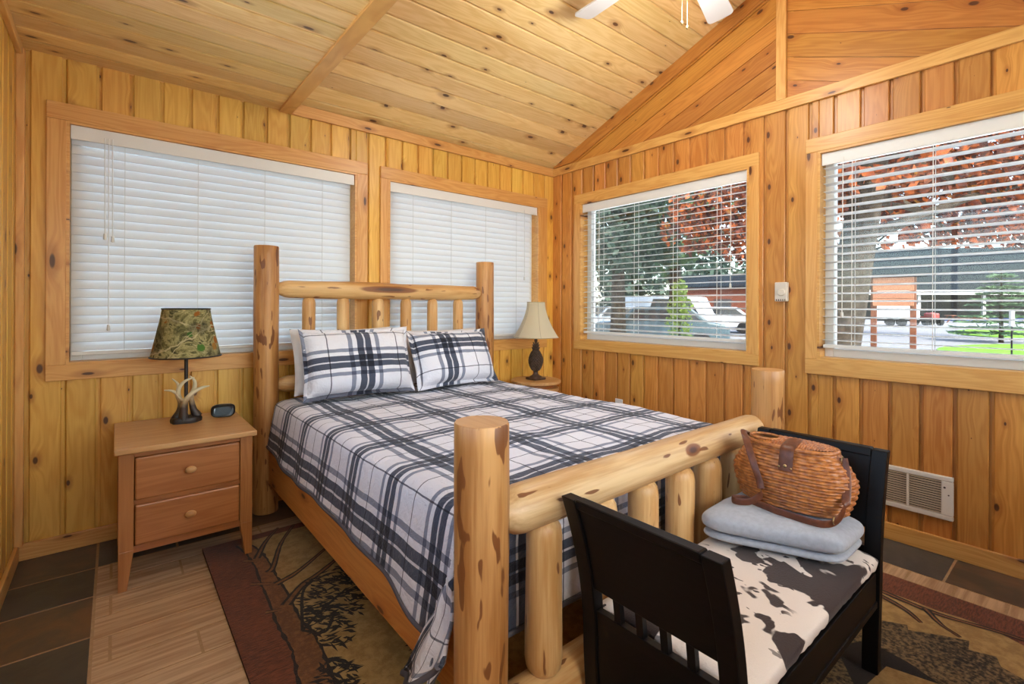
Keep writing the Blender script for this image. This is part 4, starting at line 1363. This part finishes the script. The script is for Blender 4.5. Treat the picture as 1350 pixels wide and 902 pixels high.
# leather latch on the front
mb = MB()
lp = [(-.005, -.012, HB + .024), (-.040, -.012, HB + .021), (-.082, -.012, HB + .013), (-.098, -.012, HB - .005), (-.106, -.012, HB - .04), (-.110, -.012, HB - .062)]
mb.tube(catmull(lp, 5), .022, 10, flat=1.0 / 8, up=(0, 1, 0))
la = mb.build('latch', M['leather'], cr, smooth=50)
mb = MB()
for (yy, zz) in ((-.012, HB - .045), (-.030, HB - .05), (.006, HB - .05)):
    mb.lathe([(.0, .003), (.004, .002), (.0055, 0)], 12, (0, 0, 0)) if False else None
    c0 = Vector((-.113, yy, zz)); seg = 12
    rr_ = .006 if yy == -.012 else .0035
    vs = [(c0.x - h_, c0.y + r_ * cos(2 * pi * k / seg), c0.z + r_ * sin(2 * pi * k / seg)) for r_, h_ in ((rr_, 0), (rr_ * .8, .003), (0.0005, .0045)) for k in range(seg)]
    fs = [(j * seg + k, j * seg + (k + 1) % seg, (j + 1) * seg + (k + 1) % seg, (j + 1) * seg + k) for j in range(2) for k in range(seg)]
    mb.add(vs, fs)
mb.build('stud', M['brass'], la, smooth=60)
# carrying strap
SP = [(.012, .138, HB - .006), (-.006, .150, HB + .020), (-.04, .150, HB + .026), (-.082, .124, HB + .008), (-.118, .085, HB - .06), (-.128, .060, HB - .12), (-.138, .055, .045), (-.150, .075, .022), (-.165, .10, .014), (-.172, .128, .012),
      (-.155, .142, .012), (-.135, .125, .012), (-.135, .09, .014), (-.145, .05, .014), (-.152, .01, .012), (-.152, -.04, .010), (-.150, -.09, .008), (-.140, -.132, .008), (-.115, -.16, .02), (-.085, -.175, .06), (-.05, -.172, .115), (-.03, -.165, .15), (-.02, -.155, HB - .005)]
mb = MB()
P = catmull(SP, 6)
mb.tube(P, .0115, 10, flat=.16, up=[Vector((0, 0, 1)) if p.z < .06 else Vector((-.3, .2, .2 + p.z * 0)).lerp(Vector((0, 1, .3)), .9) for p in P])
mb.build('strap', M['leather'], cr, smooth=50)
for c in ((-.118, -.158, .02), (-.022, -.156, HB - .012)):
    mb = MB()
    mb.tube([(c[0] + .012 * cos(q * pi / 4), c[1] + .003, c[2] + .012 * sin(q * pi / 4)) for q in range(9)], .002, 6)
    mb.build('buckle', M['brass'], cr, smooth=60)

# ------------------------------------------------------------------ things on the walls
th = thing('thermostat', 'small white thermostat with round dial on the pine wall between the open blinds', 'thermostat', (0, -1.988, 1.293))
mb = MB(); mb.box(-.03, 0, -.036, .036, -.058, .058); mb.build('body', M['white_metal'], th, bevel=.006)
mb = MB()
vs = []; seg = 28
for r_, x_ in ((.021, -.03), (.021, -.036), (.018, -.039), (0.001, -.039)):
    vs += [(x_, -.004 + r_ * cos(2 * pi * k / seg), -.004 + r_ * sin(2 * pi * k / seg)) for k in range(seg)]
mb.add(vs, [(j * seg + k, j * seg + (k + 1) % seg, (j + 1) * seg + (k + 1) % seg, (j + 1) * seg + k) for j in range(3) for k in range(seg)])
mb.build('dial', M['white_metal'], th, smooth=40)
mb = MB()
for k in range(5): mb.box(-.0308, -.029, -.026 + k * .012, -.022 + k * .012, -.054, -.044)
mb.build('vent_slots', M['dark_void'], th)

ht = thing('wall_heater', 'white louvred heater grille low on the pine wall behind the bench', 'heater', (0, -2.60, .28))
mb = MB()
hw, hh = .163, .105
G = [(-.118, .006), (.016, .146)]
mb.box(-.018, 0, -hw, hw, .082, hh); mb.box(-.018, 0, -hw, hw, -hh, -.082)
mb.box(-.018, 0, -hw, -.118, -.082, .082); mb.box(-.018, 0, .006, .016, -.082, .082); mb.box(-.018, 0, .146, hw, -.082, .082)
mb.build('frame', M['white_metal'], ht, bevel=.004)
mb = MB(); mb.box(-.004, -.001, -.118, .146, -.082, .082); mb.build('recess', M['dark_void'], ht)
for (a, b) in G:
    mb = MB()
    for k in range(14):
        z = -.078 + k * .0117
        mb.add([(-.016, a, z), (-.016, b, z), (-.008, b, z + .0055), (-.008, a, z + .0055), (-.0145, a, z - .001), (-.0145, b, z - .001), (-.0065, b, z + .0045), (-.0065, a, z + .0045)],
               [(0, 1, 2, 3), (7, 6, 5, 4), (0, 4, 5, 1), (2, 6, 7, 3), (0, 3, 7, 4), (1, 5, 6, 2)])
    mb.build('louvres', plain('louvre_beige', srgb(176, 158, 136), .5), ht)
for yy, zz, r_ in ((-.131, .052, .005), (-.146, .018, .0035)):
    mb = MB(); mb.tube([(-.019, yy, zz), (-.0175, yy, zz)], r_, 10)
    mb.build('screw', M['bronze'], ht)

ol = thing('wall_outlet', 'white electrical outlet just above the far edge of the bed', 'outlet', (0, -.767, .405))
mb = MB(); mb.box(-.007, 0, -.036, .036, -.058, .058); mb.build('cover_plate', M['white_vinyl'], ol, bevel=.003)
for zz in (.022, -.022):
    mb = MB(); mb.box(-.010, -.006, -.016, .016, zz - .014, zz + .014); so = mb.build('receptacle', M['white_vinyl'], ol, bevel=.003)
    mb = MB(); mb.box(-.0104, -.0098, -.008, -.005, zz - .005, zz + .006); mb.box(-.0104, -.0098, .005, .008, zz - .005, zz + .006); mb.build('slot', M['dark_void'], so)

# ceiling fan
_g = NT('lit_frosted_bowl'); _p = _g.bsdf(srgb(240, 236, 228), .5, .4)
_p.inputs['Emission Color'].default_value = (1, .93, .82, 1); _p.inputs['Emission Strength'].default_value = 6.0
glow_bowl = _g.mat
FX, FY, FZ = -1.09, -1.995, 2.86
fan = thing('ceiling_fan', 'white five-blade ceiling fan with pull chains hanging from the vaulted ceiling', 'ceiling fan', (FX, FY, FZ))
mb = MB(); mb.lathe([(.0, .37), (.07, .37), (.068, .34), (.03, .30), (0, .30)], 28); mb.build('canopy', M['white_vinyl'], fan, smooth=50)
mb = MB(); mb.tube([(0, 0, .10), (0, 0, .33)], .013, 12); mb.build('downrod', M['white_vinyl'], fan, smooth=50)
mb = MB(); mb.lathe([(0, .12), (.04, .118), (.10, .095), (.125, .06), (.125, .01), (.10, -.015), (.06, -.03), (.055, -.06), (.05, -.075), (0, -.08)], 36); mb.build('motor_housing', M['white_vinyl'], fan, smooth=50)
for k in range(5):
    a = radians(15 + 72 * k)
    Mx = Matrix.Rotation(a, 4, 'Z') @ Matrix.Rotation(radians(-11), 4, 'X')
    mb = MB()
    out = []
    r0, r1, w0, w1 = .17, .685, .055, .07
    pts = [(r0, -w0), (r1 - .03, -w1)] + [(r1 - .03 + .03 * sin(q * pi / 10), -w1 + .03 - .03 * cos(q * pi / 10)) for q in range(1, 6)] + [(r1 - .03 + .03 * cos(q * pi / 10), w1 - .03 + .03 * sin(q * pi / 10)) for q in range(0, 6)] + [(r0, w0)]
    mb.prism(pts, lambda x, y: Mx @ Vector((x, y, -.004)), lambda x, y: Mx @ Vector((x, y, .004)))
    b = mb.build('blade', M['white_vinyl'], fan)
    mb = MB(); mb.tube([Mx @ Vector((.08, 0, -.012)), Mx @ Vector((.15, 0, -.008)), Mx @ Vector((.25, 0, -.006))], [.018, .014, .022], 8, flat=.3, up=Matrix.Rotation(a, 3, 'Z') @ Vector((0, 1, 0))); mb.build('blade_iron', M['white_vinyl'], b, smooth=60)
mb = MB(); mb.lathe([(.05, -.078), (.105, -.085), (.10, -.115), (.07, -.145), (.02, -.158), (0, -.16)], 36)
mb.build('light_bowl', glow_bowl, fan, smooth=60)
for (dx, dy, ln) in ((.03, .015, .355), (-.01, .018, .348)):
    mb = MB(); mb.tube([(dx, dy, -.07), (dx, dy, -ln)], .0011, 6)
    c = mb.build('pull_chain', M['brass'], fan)
    mb = MB(); mb.lathe([(.001, .01), (.005, .004), (.006, -.004), (.001, -.012)], 10, (dx, dy, -ln)); mb.build('fob', M['brass'], c, smooth=60)

# ------------------------------------------------------------------ outside
GZ = -.30
CAM = Vector((-3.118, -3.207, 1.2)); YAW = .8831; FPX = 637.4
FWD = Vector((cos(YAW), sin(YAW), 0)); RGT = Vector((sin(YAW), -cos(YAW), 0))
def site(u, d, z=GZ):
    """a place on the grounds: bearing as column u of a 1350-wide view, d metres ahead"""
    p = CAM + FWD * d + RGT * ((u - 675) / FPX * d); p.z = z
    return p
mb = MB(); mb.box(11, 140, -80, 120, GZ - .3, GZ); mb.box(-60, 11, 11, 120, GZ - .3, GZ)
props(mb.build('ground_outside', M['gravel']), kind='structure')
mb = MB(); mb.box(.3, 11, -60, 11, GZ - .3, GZ + .01); mb.box(-60, .3, .3, 11, GZ - .3, GZ + .01)
mb.box(-60, .3, -60, YS - .3, GZ - .3, GZ + .01); mb.box(-60, XW - .3, YS - .3, .3, GZ - .3, GZ + .01)
props(mb.build('added_bounce_ground', M['apron']), kind='structure')  # unseen pale ground, added to throw sunlight up through the windows
def lawn(pts, label):
    mb = MB(); n = len(pts)
    mb.prism([(p.x, p.y) for p in pts], lambda x, y: (x, y, GZ - .02), lambda x, y: (x, y, GZ + .05))
    o = mb.build('lawn', M['lawn'])
    return props(o, label, 'lawn', None, 'stuff')
def oval(cu_, d, ru, rd):
    return [site(cu_ + ru * cos(2 * pi * k / 28), d + rd * sin(2 * pi * k / 28)) for k in range(28)]
lawn(oval(1345, 29.5, 90, 5.0), 'green grass island beside the far bend of the gravel drive')
lawn(oval(1335, 17.0, 100, 2.6), 'green grass island nearest the house, behind the thin marker stake')

def leaves(mb, c, rad, n, size, seed, shell_=.35, squash=1.0, mi=0):
    r_ = random.Random(seed)
    for _ in range(n):
        while True:
            p = Vector((r_.uniform(-1, 1), r_.uniform(-1, 1), r_.uniform(-1, 1)))
            if p.length < 1 and p.length > shell_ * r_.random(): break
        # clumps
        if nz(p.x * 2.4 + seed, p.y * 2.4, p.z * 2.4) < -.08: continue
        q = Vector((c[0] + p.x * rad[0], c[1] + p.y * rad[1], c[2] + p.z * rad[2]))
        s_ = size * r_.uniform(.6, 1.4)
        a = Vector((r_.gauss(0, 1), r_.gauss(0, 1), r_.gauss(0, 1))).normalized()
        b = a.orthogonal().normalized(); cc = a.cross(b)
        mb.add([q - b * s_, q + cc * s_ * .55, q + b * s_, q - cc * s_ * .55], [(0, 1, 2, 3)], mi)
def tree(name, label, base, h_trunk, r_trunk, crowns, mat, cat='tree', size=.12, lean=(0, 0), group=None, dens=1.0):
    root = thing(name, label, cat, base, 0, group)
    mb = MB()
    top = Vector((lean[0], lean[1], h_trunk))
    pts = [Vector((0, 0, -.1)), Vector((lean[0] * .2, lean[1] * .2, h_trunk * .12)), Vector((lean[0] * .6, lean[1] * .6, h_trunk * .55)), top]
    mb.tube(catmull(pts, 5), [lerp(r_trunk * 1.25, r_trunk * .5, k / 15) for k in range(16)], 14)
    for i, (c, rad, n) in enumerate(crowns):
        st = pts[2].lerp(top, (i % 3) / 3)
        mb.tube([st, Vector(c).lerp(st, .5) + Vector((0, 0, .1)), Vector(c)], [r_trunk * .32, r_trunk * .2, r_trunk * .08], 7)
    mb.build('trunk', M['bark'], root, smooth=50)
    mb = MB()
    for i, (c, rad, n) in enumerate(crowns):
        leaves(mb, c, rad, int(n * dens), size, 100 + i * 7 + len(name) + int(base[0]))
    mb.build('foliage', mat, root)
    return root
# thick trunk close outside the window above the heater, with overhanging maple boughs
p = site(1082, 7.2)
def rel(u, v, d, base):
    q = site(u, d, 1.2 - (v - 403.7) / FPX * d)
    return tuple(q - base)
tree('maple_tree', 'thick-trunked maple close outside the window above the wall heater', p, 4.5, .29,
     [(rel(1130, 190, 7.0, p), (1.2, 1.2, .9), 1500), (rel(1215, 215, 8.5, p), (1.0, 1.3, 1.0), 1500), (rel(1300, 190, 8.0, p), (1.2, 1.4, .9), 1700), (rel(1390, 230, 8.5, p), (1.2, 1.4, 1.0), 1400),
      (rel(1180, 285, 9, p), (.6, .6, .6), 420), (rel(1330, 285, 9.5, p), (1.0, 1.3, .6), 900), (rel(1100, 250, 7.4, p), (.9, .8, 1.0), 500), (rel(1255, 305, 9.5, p), (.5, .8, .3), 300)], M['maple'], size=.10, lean=(.1, -.75))
p = site(1108, 37)
tree('maple_tree', 'tall russet maple beyond the grass islands, in front of the far house roof', p, 6, .3,
     [(rel(1190, 250, 22, p), (2.2, 2.6, 2.2), 900), (rel(1280, 220, 24, p), (3.2, 3.6, 2.6), 2200), (rel(1370, 260, 22, p), (3, 3.4, 2.4), 1800), (rel(1130, 200, 22, p), (2.4, 2.6, 3.0), 900)], M['maple_dark'], size=.17)
# trees seen through the corner window
p = site(1012, 12.5)
tree('maple_tree', 'orange autumn maple behind the window nearest the corner, right of the evergreens', p, 4.6, .16,
     [(rel(955, 265, 11.5, p), (1.2, 1.3, 1.0), 1500), (rel(985, 300, 12, p), (1.1, 1.2, .9), 1200), (rel(915, 300, 12.5, p), (.8, .9, .7), 600), (rel(960, 215, 12, p), (1.6, 1.6, 1.0), 1500)], M['maple'], size=.10)
p = site(815, 16)
tree('broadleaf_tree', 'dark green tree behind the corner window, beside the white vehicles', p, 5.5, .26,
     [(rel(810, 300, 15, p), (1.3, 1.3, 1.3), 1700), (rel(850, 275, 16, p), (1.7, 1.7, 1.4), 1900), (rel(790, 335, 16, p), (1.0, 1.0, .9), 800), (rel(800, 245, 16, p), (1.6, 1.6, 1.2), 1100), (rel(850, 330, 17, p), (1.3, 1.2, .9), 1100)], M['dark_green'], size=.14)
p = site(890, 22)
tree('broadleaf_tree', 'lighter green tree standing behind the dark green one and the brown shed', p, 7, .3,
     [(rel(885, 290, 21, p), (2.0, 2.0, 2.0), 1900), (rel(920, 245, 22, p), (2.6, 2.6, 2.0), 1800), (rel(860, 240, 22, p), (2.0, 2.0, 1.8), 1000), (rel(885, 335, 22, p), (1.2, 1.2, 1.0), 700)], M['green'], size=.16)
for (u, d, lab) in ((700, 45, 'distant green tree farthest towards the room corner'), (832, 54, 'distant green tree in the gap below the dark green crown, behind the parked vehicles'), (925, 58, 'distant green tree in the gap beside the orange maple'), (1010, 73, 'distant green tree behind the brown shed'), (1075, 95, 'distant green tree behind the thick maple trunk')):
    p = site(u, d)
    tree('background_tree', lab, p, 7, .35, [((0, 0, 5), (5, 5, 4), 1500), ((2, 1, 8.5), (4, 4, 3), 900), ((-2.5, -1.5, 3.2), (4, 4, 3), 800)], M['dark_green'], size=.40)
p = site(896, 15)
sh_ = thing('shrub', 'lime green conical shrub beside the brown shed', 'shrub', p)
mb = MB(); mb.tube([(0, 0, -.05), (0, 0, 1.6)], [.05, .02], 8); mb.build('stem', M['bark'], sh_)
mb = MB()
for zz, rr_ in ((.5, .45), (1.0, .46), (1.5, .38), (1.95, .24)): leaves(mb, (0, 0, zz), (rr_, rr_, .42), 420, .06, int(zz * 100), .5)
mb.build('foliage', M['lime'], sh_)
p = site(1320, 21)
sp_ = thing('spruce_tree', 'young pale green spruce in front of the far dark porch', 'tree', p)
mb = MB(); mb.tube([(0, 0, -.05), (0, 0, 3.2)], [.09, .02], 8); mb.build('trunk', M['bark'], sp_)
mb = MB(); r_ = random.Random(77)
for k in range(11):
    zz = .45 + k * .25; rad = 1.75 * (1 - k / 12.5)
    for q in range(9):
        a = 2 * pi * q / 9 + k * .7 + r_.uniform(-.2, .2)
        for s_ in range(16):
            f = (s_ + 1) / 16; rr_ = rad * f
            c = Vector((rr_ * cos(a), rr_ * sin(a), zz - .18 * f + .12 * f * f))
            t_ = Vector((cos(a + r_.uniform(-1, 1)), sin(a + r_.uniform(-1, 1)), r_.uniform(-.3, .5))).normalized() * .24
            b = t_.orthogonal().normalized() * .06
            mb.add([c - t_ * .3, c + b, c + t_, c - b], [(0, 1, 2, 3)])
mb.build('foliage', M['spruce'], sp_)

# wooden sign board on two posts
s0 = site(1152, 14.0); s1 = site(1204, 13.4)
dv = (s1 - s0); wS = dv.length; ang = atan2(dv.y, dv.x)
sg = thing('sign_board', 'blank back of a reddish wooden sign board on two posts by the gravel drive', 'sign', (s0 + s1) / 2, ang)
for xx in (-wS / 2, wS / 2):
    mb = MB(); mb.box(xx - .07, xx + .07, -.06, .06, -.1, 2.38); mb.build('post', M['cedar_post'], sg, bevel=.01)
for k in range(4):
    mb = MB(); mb.box(-wS / 2 - .02, wS / 2 + .02, -.095, -.06, 1.55 + k * .215, 1.755 + k * .215); mb.build('board', M['cedar'], sg, bevel=.008)
mb = MB(); mb.prism([(-wS / 2 - .3, 2.36), (wS / 2 + .3, 2.36), (0, 2.46)], lambda x, z: (x, -.14, z), lambda x, z: (x, .14, z)); mb.build('cap', M['roof'], sg)

# far house with a long roof over a dark porch
h0 = site(1120, 62); h1 = site(1480, 56)
dv = h1 - h0; wH = dv.length; ang = atan2(dv.y, dv.x)
hs = thing('house', 'long dark house with a slate-blue roof and white fascia beyond the drive', 'building', (h0 + h1) / 2, ang)
mb = MB(); mb.box(-wH / 2, wH / 2, 3, 9, -.1, 3.6); mb.build('wall', M['house'], hs)
mb = MB()
mb.prism([(-1.2, 3.35), (4.8, 9.0), (10.8, 3.35), (10.8, 3.6), (4.8, 9.4), (-1.2, 3.65)], lambda y, z: (-wH / 2 - .6, y, z), lambda y, z: (wH / 2 + .6, y, z)); mb.build('roof', M['roof'], hs)
mb = MB(); mb.box(-wH / 2 - .6, wH / 2 + .6, -1.3, -1.18, 3.1, 3.7); mb.build('fascia', M['fascia'], hs)
for k in range(5):
    mb = MB(); xx = -wH / 2 + .5 + k * (wH - 1) / 4; mb.box(xx - .15, xx + .15, -.9, -.6, -.1, 3.2); mb.build('porch_post', M['fascia'], hs)
mb = MB(); mb.box(-wH * .2, wH * .5, -6.0, -2.4, -.05, .30); 
props(mb.build('boat_cover', M['blue_tarp'], None), 'low blue tarp-covered strip in front of the far dark porch', 'tarp').matrix_world = Matrix.Translation((h0 + h1) / 2) @ Matrix.Rotation(ang, 4, 'Z')

# picnic tables under the porch
def picnic(u, d, lab):
    t_ = thing('picnic_table', lab, 'picnic table', site(u, d), .5)
    mb = MB(); mb.box(-.9, .9, -.38, .38, .70, .75); mb.build('tabletop', M['cedar'], t_)
    for s_ in (-.68, .68):
        mb = MB(); mb.box(-.9, .9, s_ - .13, s_ + .13, .42, .46); mb.build('bench_seat', M['cedar'], t_)
    for x in (-.6, .6):
        mb = MB(); mb.tube([(x, -.7, 0), (x, -.15, .7)], .05, 6); mb.tube([(x, .7, 0), (x, .15, .7)], .05, 6); mb.tube([(x, -.7, .4), (x, .7, .4)], .04, 6); mb.build('leg_frame', M['cedar_post'], t_)
picnic(1256, 50, 'wooden picnic table under the far porch, nearer the tractor')
picnic(1284, 50, 'wooden picnic table under the far porch, nearer the spruce')

# tractor and trailer
tp = site(1222, 42)
tr = thing('tractor', 'small red garden tractor parked on the far gravel beside the trailer', 'tractor', tp, radians(-140))
def wheel(par, x, y, r, w, name='wheel'):
    mb = MB(); mb.tube([(x, y - w / 2, r), (x, y + w / 2, r)], r, 20); mb.build(name, M['tyre'], par, smooth=40)
for (x, y, r) in ((-.55, .6, .52), (-.55, -.6, .52), (.75, .55, .33), (.75, -.55, .33)): wheel(tr, x, y, r, .26)
mb = MB(); mb.box(.05, 1.15, -.3, .3, .55, 1.05); mb.build('hood', M['tractor'], tr, bevel=.08)
mb = MB(); mb.box(-1.0, .2, -.28, .28, .45, .75); mb.box(-.95, -.2, -.78, -.42, .85, 1.1); mb.box(-.95, -.2, .42, .78, .85, 1.1); mb.build('chassis', M['tractor'], tr, bevel=.04)
mb = MB(); mb.box(-.75, -.35, -.25, .25, .8, .95); mb.box(-.85, -.72, -.25, .25, .9, 1.35); mb.build('seat', M['tyre'], tr, bevel=.03)
mb = MB(); mb.tube([(-.85, -.5, .8), (-.9, -.5, 2.0), (-.9, .5, 2.0), (-.85, .5, .8)], .045, 8); mb.build('roll_bar', M['tyre'], tr)
mb = MB(); mb.tube([(.05 + .0 * k, .19 * cos(k * pi / 8), 1.2 + .19 * sin(k * pi / 8)) for k in range(17)], .02, 6); mb.tube([(.25, 0, 1.0), (.05, 0, 1.2)], .02, 6); mb.build('steering_wheel', M['tyre'], tr)
tp = site(1180, 40)
tl_ = thing('cargo_trailer', 'grey-white box trailer seen under the sign board', 'trailer', tp, radians(-75))
mb = MB(); mb.box(-1.5, 1.5, -.9, .9, .55, 1.75); mb.build('body', M['car_white'], tl_, bevel=.06)
for y in (-.95, .95):
    wheel(tl_, -.35, y, .32, .2); wheel(tl_, .4, y, .32, .2)
mb = MB(); mb.box(-1.6, 1.6, -.85, .85, .42, .55); mb.tube([(1.5, -.6, .5), (2.6, 0, .5)], .05, 6); mb.tube([(1.5, .6, .5), (2.6, 0, .5)], .05, 6); mb.build('frame', M['tyre'], tl_)
mk = thing('marker_stake', 'thin dark stake with a white reflector by the grass island', 'stake', site(1334, 13.4))
mb = MB(); mb.tube([(0, 0, -.1), (0, 0, 1.15)], .02, 8); mb.build('rod', M['tyre'], mk)
mb = MB(); mb.tube([(0, 0, 1.0), (0, 0, 1.45)], .06, 10); mb.build('reflector', M['fascia'], mk)

# brown shed behind the orange maple
q = site(952, 39)
sd_ = thing('shed', 'brown wooden shed with a dark roof behind the corner window', 'building', q, radians(-62))
mb = MB(); mb.box(-2.6, 2.6, -2, 2, -.1, 3.1); mb.build('wall', M['shed'], sd_)
mb = MB(); mb.prism([(-2.3, 3.0), (0, 3.95), (2.3, 3.0), (2.3, 3.12), (0, 4.1), (-2.3, 3.12)], lambda y, z: (-2.9, y, z), lambda y, z: (2.9, y, z)); mb.build('roof', M['roof'], sd_)
mb = MB(); mb.box(-.6, .6, -2.04, -1.98, 0, 2.1); mb.build('door', M['house'], sd_)

def car(label, u, d, rz, paint, kind='car', L_=4.4, H_=1.5, cat='car'):
    c = thing(kind, label, cat, site(u, d), rz)
    mb = MB()
    prof = [(-L_ / 2, .35), (-L_ / 2, .85), (-L_ / 2 + .15, .95), (-L_ * .18 - .5, 1.0), (-L_ * .18, H_), (L_ * .22, H_), (L_ * .36, 1.0), (L_ / 2 - .1, .92), (L_ / 2, .8), (L_ / 2, .35)] if kind == 'car' else \
           [(-L_ / 2, .4), (-L_ / 2, H_), (L_ * .28, H_), (L_ * .36, 1.15), (L_ / 2 - .05, 1.05), (L_ / 2, .9), (L_ / 2, .4)]
    mb.prism(prof, lambda x, z: (x, -.88, z), lambda x, z: (x, .88, z)); mb.build('body', paint, c, bevel=.06)
    mb = MB()
    for s_ in (-1, 1):
        pr = [(-L_ * .18 - .30, 1.02), (-L_ * .18 + .02, H_ - .1), (L_ * .20, H_ - .1), (L_ * .31, 1.02)]
        mb.prism(pr, lambda x, z: (x, s_ * .875, z), lambda x, z: (x, s_ * .89, z))
    mb.build('window', M['car_glass'], c)
    for x in (-L_ * .3, L_ * .3):
        for y in (-.82, .82): wheel(c, x, y, .33, .2)
    return c
car('white van parked beside the lime green shrub', 890, 25, radians(-75), M['car_white'], 'van', 4.8, 2.0, 'van')
car('white car parked in front of the brown shed', 946, 28.5, radians(-60), M['car_white'])
car('blue-grey car with pale roof parked under the dark green tree, nearer the corner', 796, 30, radians(-55), M['car_blue'])
car('white car parked under the dark green tree, nearer the lime shrub', 826, 24, radians(-60), M['car_white'])
car('silver-blue car parked nearest the corner window, low behind the blind', 868, 17, radians(-55), M['car_blue'])

# ------------------------------------------------------------------ light
wld = bpy.data.worlds.new('World'); scene.world = wld; wld.use_nodes = True
nt = wld.node_tree; nt.nodes.clear()
ow = nt.nodes.new('ShaderNodeOutputWorld'); bg = nt.nodes.new('ShaderNodeBackground')
sky = nt.nodes.new('ShaderNodeTexSky'); sky.sky_type = 'NISHITA'; sky.sun_disc = False
sky.sun_elevation = radians(42); sky.sun_rotation = radians(197); sky.air_density = 1.0; sky.dust_density = 2.0; sky.ozone_density = 1.0
hs_ = nt.nodes.new('ShaderNodeHueSaturation'); hs_.inputs['Saturation'].default_value = .9
nt.links.new(sky.outputs[0], hs_.inputs['Color']); nt.links.new(hs_.outputs[0], bg.inputs[0]); nt.links.new(bg.outputs[0], ow.inputs[0])
bg.inputs[1].default_value = SKYS
sun = bpy.data.lights.new('sun', 'SUN'); sun.energy = SUN; sun.angle = radians(1.2); sun.color = (1, .95, .86)
so_ = link(bpy.data.objects.new('sun', sun))
dirv = Vector((.2, .6, -.77)).normalized()     # high from the south, kept out of the room by the added eave
so_.rotation_mode = 'QUATERNION'; so_.rotation_quaternion = dirv.to_track_quat('-Z', 'Y')

fl = bpy.data.lights.new('fan_light', 'POINT'); fl.energy = LAMP; fl.shadow_soft_size = .14; fl.color = (1, 1, 1)
fo_ = link(bpy.data.objects.new('fan_light', fl)); fo_.location = (FX, FY, FZ - .27)

# ------------------------------------------------------------------ camera
cd = bpy.data.cameras.new('camera'); cam = link(bpy.data.objects.new('camera', cd))
cd.sensor_fit = 'HORIZONTAL'; cd.sensor_width = 36.0; cd.lens = FPX / 1350 * 36
cd.shift_x = 0.0; cd.shift_y = -(451 - 403.7) / 1350
cd.clip_start = .02; cd.clip_end = 500
rol = .0043
rt_ = RGT * cos(rol) + Vector((0, 0, 1)) * sin(rol); up_ = Vector((0, 0, 1)) * cos(rol) - RGT * sin(rol)
mw = Matrix((rt_, up_, -FWD)).transposed().to_4x4(); mw.translation = CAM
cam.matrix_world = mw
scene.camera = cam
vs_ = scene.view_settings
vs_.view_transform = 'Standard'
vs_.look = 'None'; vs_.gamma = 1.0; vs_.use_curve_mapping = False; vs_.exposure = EXPO
scene.cycles.use_denoising = True
scene.cycles.max_bounces = 10; scene.cycles.diffuse_bounces = 6; scene.cycles.transparent_max_bounces = 16
scene.cycles.sample_clamp_indirect = 8.0
